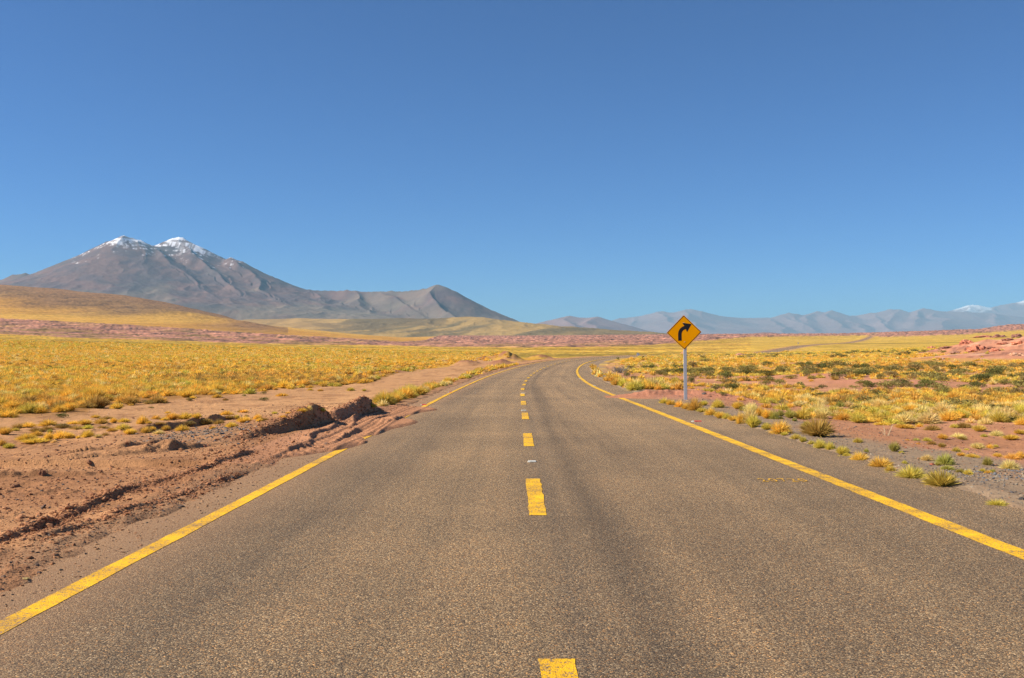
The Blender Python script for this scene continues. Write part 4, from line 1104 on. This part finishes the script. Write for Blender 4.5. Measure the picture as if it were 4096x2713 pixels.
for a, b, wd, hg, kd in [(590, 885, 80, 35, "dark green"), (770, 900, 60, 30, "dark green"), (940, 925, 75, 30, "olive"), (1100, 885, 140, 50, "olive"), (1025, 900, 70, 25, "olive"), (1285, 900, 140, 60, "olive"), (1410, 870, 100, 45, "dark green"),
                         (1540, 900, 80, 35, "dark green"), (1700, 900, 80, 35, "olive"), (1735, 940, 120, 40, "dark green"), (1905, 905, 100, 35, "dark green"), (1980, 890, 80, 40, "dark green"), (430, 870, 90, 45, "olive"), (330, 850, 110, 45, "olive"),
                         (520, 825, 90, 30, "olive"), (755, 965, 140, 35, "dark green"), (365, 970, 80, 25, "dark green"), (1165, 975, 130, 40, "dark green"), (1050, 980, 120, 30, "olive"), (1390, 990, 130, 35, "dark green"), (1275, 1010, 90, 30, "dark green"),
                         (960, 1030, 140, 40, "dark green"), (1100, 1035, 130, 35, "olive"), (1050, 1080, 130, 45, "dark green"), (1250, 1040, 100, 30, "olive"), (1590, 1050, 150, 50, "dark green"), (1860, 1060, 280, 70, "olive"), (2120, 1075, 250, 50, "olive"),
                         (2300, 1075, 130, 50, "olive"), (2060, 965, 90, 40, "olive"), (2225, 985, 60, 35, "dark green"), (1860, 955, 100, 30, "olive"), (1720, 1140, 110, 35, "olive"), (2280, 1165, 150, 40, "dark green"), (2120, 800, 120, 60, "dark green"),
                         (2180, 780, 160, 60, "olive"), (2340, 820, 80, 50, "olive"), (2210, 870, 130, 40, "olive"), (2320, 890, 110, 50, "dark green"), (2330, 1040, 90, 50, "dark green"), (1410, 1145, 70, 60, "dark green"), (1500, 1110, 130, 40, "olive"),
                         (680, 925, 70, 30, "olive"), (1640, 830, 140, 45, "olive"), (1330, 770, 150, 50, "olive"), (1010, 790, 150, 45, "olive"), (900, 740, 200, 55, "olive"), (1500, 760, 140, 50, "brown-green"), (450, 780, 160, 55, "olive"), (200, 770, 140, 55, "olive"),
                         (650, 770, 130, 50, "brown-green"), (1850, 790, 160, 45, "olive"), (1120, 780, 120, 50, "olive"), (780, 750, 140, 50, "dark green"), (340, 800, 110, 45, "dark green"), (20, 820, 80, 40, "dark green"), (110, 790, 110, 40, "brown-green"), (1650, 720, 160, 40, "olive")]:
    putsh(2900 + a / 1.98, 1100 + b / 1.98, wd / 1.98, hg / 1.98, kd, "right")
for a, b, wd, hg, kd in [(1055, 158, 100, 40, "dark green"), (1050, 80, 70, 30, "olive"), (820, 105, 60, 25, "olive"), (170, 160, 60, 35, "brown-green")]:
    putsh(700 + a / 2.96, 1550 + b / 2.96, wd / 2.96, hg / 2.96, kd, "dirt")
for a, b, wd, hg, kd in [(740, 360, 130, 55, "dark green"), (1750, 190, 110, 35, "olive"), (2240, 155, 60, 35, "olive"), (1790, 245, 60, 20, "olive"), (2240, 450, 140, 50, "brown-green"), (740, 475, 150, 50, "brown-green")]:
    putsh(a / 2.96, 1550 + b / 2.96, wd / 2.96, hg / 2.96, kd, "dirt")
nh = len(SH)
def sh_dens(n, ya, yb, sgn, fn, size, kinds, reg):
    n = int(n * 1.3); q = rng.uniform(0, 1, n); yy = np.sqrt(ya ** 2 + q * (yb ** 2 - ya ** 2)); xx = rng.uniform(0, .78, n) * yy * sgn
    k = rng.uniform(0, 1, n) < fn(xx, yy, road_off(xx, yy)); xx, yy = xx[k], yy[k]; zz = gz(xx, yy)
    for a, b, c in zip(xx, yy, zz):
        wd = size * r2.uniform(.6, 1.5) * (1 + max(0, b - 150) / 300)
        SH.append((a, b, c - .02, wd, wd * r2.uniform(.32, .5), pick(kinds), reg))
sh_dens(1000, 40, 130, 1, lambda a, b, o: (o > 11) * (.10 + .9 * ss(.52, .62, fbm(a / 15, b / 12, 3, 701))) * .55, 1.0, {"dark green": 4, "olive": 5, "brown-green": 2}, "right")
sh_dens(1900, 130, 420, 1, lambda a, b, o: (o > 14) * ss(.46, .6, fbm(a / 50, b / 18, 3, 702)) * .8 * (1 - .95 * np.max([ss(1.4, .8, ((a - q[0]) / q[2]) ** 2 + ((b - q[1]) / q[3]) ** 2) for q in SHELVES if q[1] > 120], axis=0)), .95, {"dark green": 4, "olive": 5, "brown-green": 2}, "right")
sh_dens(1500, 45, 240, -1, lambda a, b, o: (o < -14) * (b > field_y(a, b)) * ss(.5, .66, fbm(a / 20, b / 14, 3, 703)) * .5, .62, {"dark green": 4, "olive": 4, "brown-green": 2}, "left")
sh_dens(3000, 240, 640, -1, lambda a, b, o: (o < -14) * ss(.50, .62, fbm(a / 120, b / 28, 3, 704)) * .5, .6, {"dark green": 2, "olive": 6, "brown-green": 3}, "left")
S = SH
sx_ = np.array([q[0] for q in S]); sy_ = np.array([q[1] for q in S]); sz_ = np.array([q[2] for q in S]); sw_ = np.array([q[3] for q in S]); shh = np.array([q[4] for q in S])
skd = np.array([q[5] for q in S], dtype=object); sreg = np.array([q[6] for q in S], dtype=object)
ap = np.where(np.abs(sx_ / sy_) < .497, np.sqrt(sw_ * shh) / sy_, 0)
oi = np.argsort(-ap); stop = list(range(nh)) + [i for i in oi if i >= nh][:230 - nh]
srest = np.ones(len(S), bool); srest[np.array(stop)] = False
SWHERE = {"bend": "inside the bend, left of the sign", "right": "on the red soil right", "dirt": "on the bare dirt left", "left": "among the golden tufts of the left field"}
by = {}
for i in stop: by.setdefault((sreg[i], skd[i]), []).append(i)
SLAB = {}
for (reg, kd), ids in by.items():
    ids.sort(key=lambda i: sy_[i])
    for n, i in enumerate(ids):
        if n < 20 and reg != "left": SLAB[i] = f"{kd} cushion shrub {SWHERE[reg]}, {ORD[n]} of that colour"
        else: SLAB[i] = f"{kd} cushion shrub {SWHERE[reg]}" + (", beyond the twenty nearest" if reg != "left" else "")
for n, i in enumerate(stop):
    o = bpy.data.objects.new("shrub", S_HI[n % 4])
    o.location = (sx_[i], sy_[i], sz_[i]); o.rotation_euler = (0, 0, r2.uniform(0, 6.28))
    o.scale = (sw_[i], sw_[i], shh[i] / .52)
    f = r2.uniform(.8, 1.25); o["tint"] = tuple(c * f for c in SHT[skd[i]])
    tag(o, SLAB[i], "shrub", {"bend": "shrubs beyond the berm", "right": "shrubs on the red soil right", "dirt": "shrubs on the bare dirt left", "left": "shrubs of the left field"}[sreg[i]])
    sc.collection.objects.link(o)
n = srest.sum(); rot = np.zeros((n, 3)); rot[:, 2] = rng.uniform(0, 6.28, n)
scatter_object("scrub", np.stack([sx_, sy_, sz_], -1)[srest], rot, np.stack([sw_, sw_, shh / .52], -1)[srest],
               np.array([SHT[k] for k in skd[srest]]) * rng.uniform(.8, 1.25, (n, 1)), S_LO, "small dark shrubs dotted over the far plain")

# ---- a dead grey bush and a few dry stalks
def stick_mesh(name, seed, n, spread, L, thick):
    r = random.Random(seed); V, Fc = [], []
    def stick(p, d, l, th, depth):
        q = p + d * l
        s = d.cross(Vector((r.uniform(-1, 1), r.uniform(-1, 1), r.uniform(-1, 1)))).normalized(); t2 = d.cross(s).normalized()
        k = len(V)
        for c, rad in ((p, th), (q, th * .55)):
            for a in range(3): V.append(c + s * math.cos(a * 2.094) * rad + t2 * math.sin(a * 2.094) * rad)
        for a in range(3): Fc.append((k + a, k + (a + 1) % 3, k + 3 + (a + 1) % 3, k + 3 + a))
        Fc.append((k + 3, k + 4, k + 5))
        if depth:
            for _ in range(2): stick(p + d * l * r.uniform(.5, 1), (d + Vector((r.uniform(-.8, .8), r.uniform(-.8, .8), r.uniform(-.4, .6)))).normalized(), l * .6, th * .6, depth - 1)
    for i in range(n):
        a = r.uniform(0, 6.28)
        stick(Vector((math.cos(a), math.sin(a), 0)) * r.uniform(0, spread), Vector((math.cos(a) * r.uniform(.1, 1.2), math.sin(a) * r.uniform(.1, 1.2), 1)).normalized(), L * r.uniform(.6, 1.1), thick, 2 if spread > .3 else 0)
    return mesh(name, V, Fc)
M_DEAD = plain("dead_wood", (.27, .24, .20), .9)
M_STRAW = plain("dry_stalk", (.52, .42, .26), .8)
xx, yy, zz = hit(2480, 1492)
db = obj("dead_bush", stick_mesh("dead_bush", 3, 60, .65, .55, .022), M_DEAD); db.location = (xx, yy, zz); db.scale = (1, 1, .8)
tag(db, "dead grey leafless bush beside the inside of the bend", "bush")
xx, yy, zz = hit(3546, 1743)
ds = obj("dry_stalks", stick_mesh("dry_stalks", 8, 13, .09, .30, .0032), M_STRAW); ds.location = (xx, yy, zz)
tag(ds, "clump of bare straw-coloured stalks on the dark red soil", "dry plant")

# ------------------------------------------------------------------ stones and boulders
def stone_mesh(name, seed, sub, flat=0.6, rough=0.35, crag=0.0):
    import bmesh
    bm = bmesh.new(); bmesh.ops.create_icosphere(bm, subdivisions=sub, radius=0.5)
    r = random.Random(seed); off = Vector((r.uniform(0, 99), r.uniform(0, 99), r.uniform(0, 99)))
    from mathutils import noise as mn
    for v in bm.verts:
        d = v.co.normalized()
        k = 1 + rough * mn.fractal(d * 1.6 + off, 1.0, 2.0, 4)
        if crag: k += crag * (abs(mn.noise(d * 3.5 + off)) - .25) + 0.18 * math.floor(d.z * 4 + mn.noise(d * 2 + off)) / 4 * crag
        v.co = d * 0.5 * k
        v.co.z *= flat
        if v.co.z < -0.16 * flat: v.co.z = -0.16 * flat
    me = bpy.data.meshes.new(name); bm.to_mesh(me); bm.free()
    return me
def stone_mat(name):
    t = NT(name, .9, .2)
    at = t.new("ShaderNodeAttribute", attribute_name="tint", attribute_type='INSTANCER')
    nz = t.noise(7.0, 5, .65, t.coords())
    t.color(t.mix(1.0, at.outputs["Color"], t.ramp(nz.outputs[0], [(.3, (.7, .7, .7)), (.7, (1.2, 1.18, 1.15))]), 'MULTIPLY'))
    t.bump(nz.outputs[0], .5, .05)
    return t.m
M_STONE = stone_mat("stone")
ST = [stone_mesh("stone", 500 + i, 3, [.55, .7, .4, .85][i], .4) for i in range(4)]
PB = [stone_mesh("pebble", 520 + i, 1, [.6, .5, .8][i], .35) for i in range(3)]
BD = [stone_mesh("boulder", 540 + i, 4, [.6, .5, .75][i], .5, .35) for i in range(3)]
for me in ST + PB + BD: me.materials.append(M_STONE)
def put_stone(px, row, wpx, hpx, rgb, label, k, group=None, name="stone", cat="stone", protos=ST):
    xx, yy, zz = hit(px, row)
    o = bpy.data.objects.new(name, protos[k % len(protos)])
    wd = wpx / F * yy; ht = hpx / F * yy
    o.location = (xx, yy + wd * .2, zz); o.rotation_euler = (0, 0, k * 1.7)
    o.scale = (wd, wd * .9, max(ht, .012) / .55)
    o["tint"] = tuple(lin(*rgb))
    tag(o, label, cat, group); sc.collection.objects.link(o)
GY, BL, TN, PL, RD = (128, 120, 112), (116, 118, 122), (176, 126, 88), (178, 172, 156), (160, 96, 74)
V3 = lambda a, b: (3200 + a / 2.643, 1750 + b / 2.643)
L8 = lambda a, b: (a / 1.691, 1700 + b / 1.691)
for k, (pt, wp, hp, rgb, lab) in enumerate([
    (V3(930, 362), 30, 6, (168, 172, 170), "flat pale grey stone behind a tuft on the gravel verge"),
    (V3(1930, 480), 24, 9, GY, "grey oblong stone on the red soil below the pebble patch"),
    (V3(2255, 358), 21, 11, BL, "rounded blue-grey stone in the pebble patch by the right edge"),
    (V3(2212, 350), 11, 8, BL, "dark blue-grey stone left of the larger rounded one"),
    (V3(2092, 530), 9, 6, BL, "small blue-grey stone alone on the red soil"),
    (V3(2242, 588), 17, 9, (108, 104, 104), "dark grey stone at the red soil's edge, lowest right"),
    (V3(1825, 530), 10, 6, PL, "small pale stone at the edge of gravel and red soil"),
    (V3(1400, 292), 19, 10, RD, "reddish stone in front of the tall green tufts"),
    (V3(2082, 414), 13, 9, GY, "grey stone at the near edge of the pebble patch"),
    (V3(1890, 374), 15, 7, BL, "bluish flat stone left of the pebble patch"),
    (V3(2150, 400), 14, 6, TN, "tan flat stone in the middle of the pebble patch"),
    (V3(2350, 660), 24, 14, (82, 78, 76), "dark broken asphalt lump at the right photo edge"),
    (V3(1580, 738), 11, 3, (220, 212, 200), "tiny white chip on the right asphalt shoulder"),
    (V3(1555, 590), 16, 7, (100, 96, 94), "dark grey stone chip behind the largest verge tuft"),
    (L8(320, 488), 40, 18, TN, "tan stone alone on the left dirt"),
    (L8(795, 305), 13, 12, (206, 150, 100), "small light-tan stone left of the soil bank"),
    (L8(375, 890), 26, 10, (74, 68, 64), "dark asphalt crumb on the pale dirt strip"),
    (L8(285, 1142), 66, 10, (170, 168, 150), "flat grey-white stone beside the left line"),
    (L8(165, 1048), 34, 8, (186, 162, 104), "flat yellowish stone left of the left line"),
    (L8(225, 662), 18, 9, (106, 92, 82), "small dark stone below the ridge of the wheel rut"),
    (L8(42, 1308), 44, 8, (84, 72, 58), "dark crumb lying on the left line by the corner"),
    (L8(282, 345), 28, 30, (150, 106, 78), "rounded upright clod of earth on the far-left dirt"),
    (L8(165, 356), 28, 14, (140, 98, 70), "brown clod left of the rounded upright one"),
    (L8(100, 425), 40, 18, (136, 96, 70), "largest brown clod near the left photo edge"),
    (L8(1382, 150), 14, 9, RD, "reddish stone on the dirt before the bank"),
    (L8(490, 750), 14, 6, (96, 84, 74), "dark stone between the two wheel ruts"),
    ((2837, 1588), 24, 12, (160, 112, 88), "tan rock at the right end of the sand berm"),
    ((2818, 1578), 22, 10, (96, 88, 86), "dark grey rock beside the tan rock on the berm"),
    ((2750, 1603), 12, 3, (206, 176, 128), "pale flat stone at the foot of the sign post"),
]):
    put_stone(*pt, wp, hp, rgb, lab, k)
# broken edge of asphalt left of the line
for k, (a, b, wd, hg) in enumerate([(500, 915, 70, 16), (560, 905, 60, 18), (625, 895, 55, 15), (470, 950, 40, 9), (530, 955, 45, 9), (270, 1095, 50, 10), (345, 1075, 60, 11), (410, 1055, 45, 9), (760, 905, 40, 8)]):
    put_stone(*L8(a, b), wd / 1.691, hg / 1.691, (80, 74, 68), "dark broken asphalt fragment left of the left edge line", k + 40, "asphalt fragments left of the line")
# boulders of the pink outcrop
Z6 = lambda a, b: (3700 + a / 5.98, 1250 + b / 5.98)
PKR, PKD = (190, 124, 98), (150, 104, 88)
for k, (a, b, wd, hg, rgb, lab) in enumerate([
    (1020, 755, 280, 100, PKR, "domed pink boulder standing on the yellow plain"),
    (760, 985, 200, 80, (156, 118, 100), "grey-pink boulder with a dark face at the shelf's left end"),
    (1060, 890, 170, 60, PKD, "pink boulder left of the widest one on the shelf"),
    (1280, 905, 330, 130, PKR, "widest pink boulder in the middle of the shelf"),
    (1600, 860, 160, 40, PKD, "low pink slab right of the widest boulder"),
    (1700, 930, 180, 60, PKR, "pink block at the front of the rock shelf"),
    (180, 880, 190, 70, PKR, "low pink boulder farthest left of the outcrop"),
    (560, 850, 240, 45, PKD, "long flat pink rock between the two left boulders"),
    (1820, 600, 300, 60, PKD, "dark pink ledge on the slope behind"),
    (1450, 600, 360, 50, PKR, "long pink ledge running along the upper slope"),
    (2010, 670, 230, 70, PKD, "dark cracked rock high on the right"),
    (2230, 600, 200, 70, PKD, "dark rock group's largest block by the right edge"),
    (2260, 760, 260, 90, (206, 138, 108), "smooth orange-pink rock dome at the right edge"),
    (1900, 760, 240, 50, PKR, "pink slab below the dark cracked rock"),
    (400, 1120, 160, 30, (190, 152, 128), "pale flat slab at the shelf's front left"),
    (2200, 1030, 300, 60, (214, 168, 136), "pale whitish slab at the front right of the shelf"),
]):
    put_stone(*Z6(a, b), wd / 5.98 * 1.25, hg / 5.98 * 1.45, rgb, lab, k, None, "boulder", "boulder", BD)
mr = hit(2960, 1432)
put_stone(2960, 1424, 45, 12, (196, 140, 116), "pink rock hump on the plain right of the sign panel", 3, None, "boulder", "boulder", BD)
put_stone(2732, 1419, 26, 9, (190, 132, 108), "small pink rock hump just left of the sign post's top", 4, None, "boulder", "boulder", BD)

# pebbles that nobody could count
n = 9000
yy = 5.5 + 38 * rng.uniform(0, 1, n) ** 1.6
oo = 4.9 + np.abs(rng.normal(0, 1.5, n)); xx = road_x(yy) + oo
pp = [np.stack([xx, yy, gz(xx, yy)], -1)]; ss_ = [rng.uniform(.009, .032, n) * (1 + 1.2 * (rng.uniform(0, 1, n) > .97))]
tc = [np.array([lin(*c) for c in [GY, (120, 116, 112), (150, 130, 110), (118, 104, 92), (160, 146, 126), (158, 120, 92)]])[rng.integers(0, 6, n)]]
n = 8000
yy = 4.2 + 30 * rng.uniform(0, 1, n) ** 1.5; oo = -3.5 - np.abs(rng.normal(0, 3.2, n)); xx = road_x(yy) + oo
pp.append(np.stack([xx, yy, gz(xx, yy)], -1)); ss_.append(rng.uniform(.010, .042, n) * (1 + 1.4 * (rng.uniform(0, 1, n) > .975)))
tc.append(np.array([lin(*c) for c in [TN, (150, 106, 76), (186, 132, 92), (120, 100, 88), (160, 112, 80), (104, 92, 84)]])[rng.integers(0, 6, n)])
n = 17000
yy = 4.5 + 13 * rng.uniform(0, 1, n) ** 1.3; oo = -3.75 - np.abs(rng.normal(0, 2.2, n)); xx = road_x(yy) + oo
pp.append(np.stack([xx, yy, gz(xx, yy) - .002], -1)); ss_.append(np.clip(np.exp(rng.normal(-4.25, .42, n)), .007, .05)); tc.append(np.array([lin(*c) for c in [(176, 122, 84), (164, 113, 79), (190, 136, 96), (150, 104, 74)]])[rng.integers(0, 4, n)])
for line, n, sp, lg in ((RUT1, 2600, .08, -3.75), (RUT2, 1300, .08, -3.75), (BANK, 1500, .16, -3.2)):
    L_ = np.array(line); q = rng.uniform(0, len(L_) - 1.001, n); i0 = q.astype(int); fq = (q - i0)[:, None]
    c_ = L_[i0, :2] * (1 - fq) + L_[i0 + 1, :2] * fq
    xx = c_[:, 0] + rng.normal(0, sp, n) + .02; yy = c_[:, 1] + rng.normal(0, .1, n)
    pp.append(np.stack([xx, yy, gz(xx, yy) - .002], -1)); ss_.append(np.clip(np.exp(rng.normal(lg, .45, n)), .01, .11)); tc.append(np.array([lin(*c) for c in [(168, 116, 80), (156, 108, 76), (178, 126, 90)]])[rng.integers(0, 3, n)])
n = 5000
yy = 4.3 + 12 * rng.uniform(0, 1, n) ** 1.2; oo = rng.uniform(-4.15, -3.32, n); xx = road_x(yy) + oo
pp.append(np.stack([xx, yy, np.maximum(gz(xx, yy), road_z(yy)) - .001], -1)); ss_.append(np.clip(np.exp(rng.normal(-4.6, .5, n)), .005, .04)); tc.append(np.array([lin(*c) for c in [(176, 128, 92), (150, 116, 88), (96, 86, 76), (186, 142, 104)]])[rng.integers(0, 4, n)])
n = 420
yy = rng.uniform(8.5, 19, n); oo = np.where(rng.uniform(0, 1, n) < .5, -4.75 + rng.normal(0, .18, n), rng.uniform(-9, -4.3, n)); xx = road_x(yy) + oo
pp.append(np.stack([xx, yy, gz(xx, yy)], -1)); ss_.append(rng.uniform(.03, .085, n) * rng.uniform(.6, 1.2, n)); tc.append(np.array([lin(*c) for c in [(176, 124, 86), (160, 110, 78), (188, 134, 94)]])[rng.integers(0, 3, n)])
n = 380
xx = rng.normal(-5.9, .55, n); yy = rng.normal(19.4, 1.0, n)
pp.append(np.stack([xx, yy, gz(xx, yy)], -1)); ss_.append(rng.uniform(.02, .07, n)); tc.append(np.array([lin(*c) for c in [GY, BL, (150, 134, 116), (98, 92, 86)]])[rng.integers(0, 4, n)])
n = 420
px_, rw_ = rng.normal(0, 1, n), rng.normal(0, 1, n)
c0 = np.array([hit(4010, 1902)])[0]
xx = c0[0] + px_ * .55; yy = c0[1] + rw_ * .55
pp.append(np.stack([xx, yy, gz(xx, yy)], -1)); ss_.append(rng.uniform(.015, .055, n)); tc.append(np.array([lin(*c) for c in [GY, BL, (160, 148, 130), (140, 124, 108)]])[rng.integers(0, 4, n)])
n = 3500
yy = rng.uniform(9, 45, n); oo = rng.uniform(6.5, 14, n); xx = road_x(yy) + oo
pp.append(np.stack([xx, yy, gz(xx, yy)], -1)); ss_.append(rng.uniform(.012, .05, n)); tc.append(np.array([lin(*c) for c in [RD, TN, (150, 104, 82), (120, 96, 84)]])[rng.integers(0, 4, n)])
pp = np.concatenate(pp); ss_ = np.concatenate(ss_); tc = np.concatenate(tc)
rot = rng.uniform(0, 6.28, (len(pp), 3)) * np.array([.12, .12, 1])
scatter_object("gravel", pp, rot, np.stack([ss_ * rng.uniform(.8, 1.4, len(ss_)), ss_, ss_ * rng.uniform(.7, 1.2, len(ss_))], -1), tc, PB, "loose pebbles and crumbs of earth along both verges")

# ------------------------------------------------------------------ road signs and reflectors
def box(V, Fc, c, s, rot=0.0):
    k = len(V); cr, sr = math.cos(rot), math.sin(rot)
    for dz in (-1, 1):
        for dx, dy in ((-1, -1), (1, -1), (1, 1), (-1, 1)):
            xq, yq = dx * s[0] / 2, dy * s[1] / 2
            V.append((c[0] + xq * cr - yq * sr, c[1] + xq * sr + yq * cr, c[2] + dz * s[2] / 2))
    Fc += [(k, k + 3, k + 2, k + 1), (k + 4, k + 5, k + 6, k + 7)] + [(k + i, k + (i + 1) % 4, k + 4 + (i + 1) % 4, k + 4 + i) for i in range(4)]

def plate(outline, y0, y1):
    """a flat plate of the given outline (x, z) between depths y0 and y1"""
    n = len(outline)
    V = [(p[0], y0, p[1]) for p in outline] + [(p[0], y1, p[1]) for p in outline]
    Fc = [tuple(range(n)), tuple(range(2 * n - 1, n - 1, -1))] + [(i, n + i, n + (i + 1) % n, (i + 1) % n) for i in range(n)]
    return V, Fc
def ring(o, i_, y0, y1):
    n = len(o)
    V = [(p[0], y0, p[1]) for p in o] + [(p[0], y0, p[1]) for p in i_] + [(p[0], y1, p[1]) for p in o] + [(p[0], y1, p[1]) for p in i_]
    Fc = []
    for k in range(n):
        j = (k + 1) % n
        Fc += [(k, j, n + j, n + k), (k, 2 * n + k, 2 * n + j, j), (n + k, n + j, 3 * n + j, 3 * n + k)]
    return V, Fc
def rdiamond(h, r, m=6):
    """diamond with half-diagonal h and rounded corners"""
    pts = []
    for q in range(4):
        a0 = math.pi / 2 * q
        cxx, czz = math.cos(a0) * (h - r * 1.414), math.sin(a0) * (h - r * 1.414)
        for k in range(m + 1):
            a = a0 - math.pi / 4 + math.pi / 2 * k / m
            pts.append((cxx + r * math.cos(a), czz + r * math.sin(a)))
    return pts
M_SIGN = plain("sign_yellow", (1.0, 0.40, 0.0), .7, 0, .03, 4, 0.05)
M_BLACK = plain("sign_black", (.012, .011, .012), .5, 0, .1, 8)
M_GALV = plain("galvanised_steel", (.50, .53, .56), .45, .35, .10, 22)
M_BACK = plain("sign_back", (.56, .60, .63), .5, .2, .06, 9)
M_BOLT = plain("bolt_steel", (.75, .73, .68), .35, .5, .05, 40)
bx, by_, bz = hit(2743, 1600)
s_ = by_ / F
sg = empty("curve_sign", (bx, by_, bz)); sg.rotation_euler = (0, R(-0.75), R(-6))
tag(sg, "yellow diamond road sign with a black right-curve arrow on a grey post", "road sign")
hz = (1600 - 1330) * s_
V, Fc = [], []
box(V, Fc, (0, 0.075, (hz + .45) / 2 - .15), (.118, .09, hz + .75))
post = obj("post", mesh("post", V, Fc), M_GALV, sg)
bv = post.modifiers.new("edge", 'BEVEL'); bv.width = .008; bv.segments = 2
hd = 69.5 * s_
panel = empty("panel", (-.03, 0, hz)); panel.parent = sg; panel.rotation_euler = (0, R(-0.6), 0)
V, Fc = plate(rdiamond(hd, .035), 0.0, .006); face = obj("sign_face", mesh("sign_face", V, Fc), M_SIGN, panel)
V, Fc = ring(rdiamond(hd - .020, .030), rdiamond(hd - .046, .024), -.002, .003); obj("border", mesh("border", V, Fc), M_BLACK, panel)
arrow = [(575, 1040), (685, 1040), (683, 860), (690, 800), (706, 755), (735, 720), (775, 695), (825, 680), (836, 735), (843, 755), (853, 763), (864, 760), (874, 746), (1000, 525), (748, 489), (730, 490), (723, 501), (728, 518), (778, 575),
         (725, 597), (680, 625), (640, 662), (610, 704), (590, 752), (579, 800), (574, 860)]
ar = [((px_ - 762) / 7.84 * s_, -(pz_ - 782) / 7.84 * s_) for px_, pz_ in arrow]
V, Fc = plate(ar, -.002, .003); obj("arrow", mesh("arrow", V, Fc), M_BLACK, panel)
for (a, b) in ((748, 478), (770, 480), (760, 1082), (785, 1082)):
    V, Fc = plate([((a - 762) / 7.84 * s_ + .010 * math.cos(q * .785), -(b - 782) / 7.84 * s_ + .010 * math.sin(q * .785)) for q in range(8)], -.007, .001)
    obj("bolt", mesh("bolt", V, Fc), M_BOLT, panel)
V, Fc = [], []
for zc in (-.33, .33): box(V, Fc, (.0, .016, zc), (.36, .022, .05))
obj("back_bracket", mesh("back_bracket", V, Fc), M_GALV, panel)

def back_sign(y, off, hdg, label, hh, hh2):
    xq = float(road_x(y)) + off; zq = float(gz(xq, y))
    e = empty("road_sign", (xq, y, zq)); e.rotation_euler = (0, 0, hdg)
    tag(e, label, "road sign", None)
    V, Fc = [], []; box(V, Fc, (0, -.06, hh2 / 2), (.12, .08, hh2 + .2)); obj("post", mesh("post", V, Fc), M_GALV, e)
    V, Fc = plate([(p[0], p[1] + hh2 - .1) for p in rdiamond(hh, .04)], 0, .01); obj("sign_panel", mesh("sign_panel", V, Fc), M_BACK, e)
back_sign(292.0, (2552 - CX) / F * 292 - float(road_x(292.0)), 0, "distant road sign seen from behind, grey, past the bend", .56, 1.3)
back_sign(905.0, -7.0, 0, "tiny grey road sign beside the far stretch of road", .7, 2.2)

M_WHITE = plain("reflector_white", (.52, .52, .47), .6)
M_REDR = plain("reflector_red", (.62, .02, .025), .3)
def stud(px, row, wd, red, label, group=None):
    yq = 6487.0 / (row - 1431); xq = (px - CX) / F * yq; zq = float(road_z(yq)) + .002
    e = empty("road_stud", (xq, yq, zq)); tag(e, label, "road stud", group)
    V = [(-wd / 2, -.05, 0), (wd / 2, -.05, 0), (wd / 2, .05, 0), (-wd / 2, .05, 0), (-wd * .42, -.02, .02), (wd * .42, -.02, .02), (wd * .42, .02, .02), (-wd * .42, .02, .02)]
    Fc = [(3, 2, 1, 0), (4, 5, 6, 7), (0, 1, 5, 4), (1, 2, 6, 5), (2, 3, 7, 6), (3, 0, 4, 7)]
    obj("stud_body", mesh("stud_body", V, Fc), M_WHITE, e)
    V = [(-wd * .28, -.047, .006), (wd * .44, -.047, .006), (wd * .40, -.023, .022), (-wd * .26, -.023, .022)]
    V2 = [(a, b - .002, c + .002) for a, b, c in V]
    Fc = [(0, 1, 2, 3), (7, 6, 5, 4), (0, 4, 5, 1), (1, 5, 6, 2), (2, 6, 7, 3), (3, 7, 4, 0)]
    obj("reflector", mesh("reflector", V2 + V, Fc), M_REDR if red else M_WHITE, e)
stud(2128, 1848, .13, False, "white road stud between the two nearest full centre dashes")
stud(2095, 1643, .17, False, "white road stud in the third gap of the centre dashes")
stud(2093, 1573, .18, False, "white road stud in the fifth gap of the centre dashes")
stud(2787, 1687, .26, True, "red and white stud just outside the right yellow line")
stud(2377, 1543, .20, False, "white stud outside the right line beyond the sand tongue")
stud(2320, 1519, .20, False, "white stud outside the right line at the bend")
stud(1694, 1620, .22, True, "red stud beside the left line where the sand ends")
stud(1801, 1569, .22, True, "red stud beside the left line along the grass strip")
stud(1877, 1538, .22, True, "red stud farthest along the left line")

# ------------------------------------------------------------------ the air
V, Fc = [], []
zmin, zmax = float(min(Z.min(), gzz_min if 'gzz_min' in globals() else 0)) - 25, 1640.0
box(V, Fc, (0, 27000, (zmin + zmax) / 2), (100000, 78000, zmax - zmin))
hz_m = bpy.data.materials.new("haze"); hz_m.use_nodes = True
tn_ = hz_m.node_tree; tn_.nodes.remove(tn_.nodes["Principled BSDF"])
pv = tn_.nodes.new("ShaderNodeVolumePrincipled")
pv.inputs["Color"].default_value = (0.38, 0.75, 0.98, 1); pv.inputs["Density"].default_value = 2.2e-5; pv.inputs["Anisotropy"].default_value = 0.0
tn_.links.new(pv.outputs[0], tn_.nodes["Material Output"].inputs["Volume"])
hz_m.cycles.homogeneous_volume = True if hasattr(hz_m.cycles, "homogeneous_volume") else False
haze = obj("haze", mesh("haze", V, Fc), hz_m)
tag(haze, "thin blue air between the road and the mountains", kind="stuff")
print("tufts", len(x), "grid", X.shape, "shrubs", len(S))
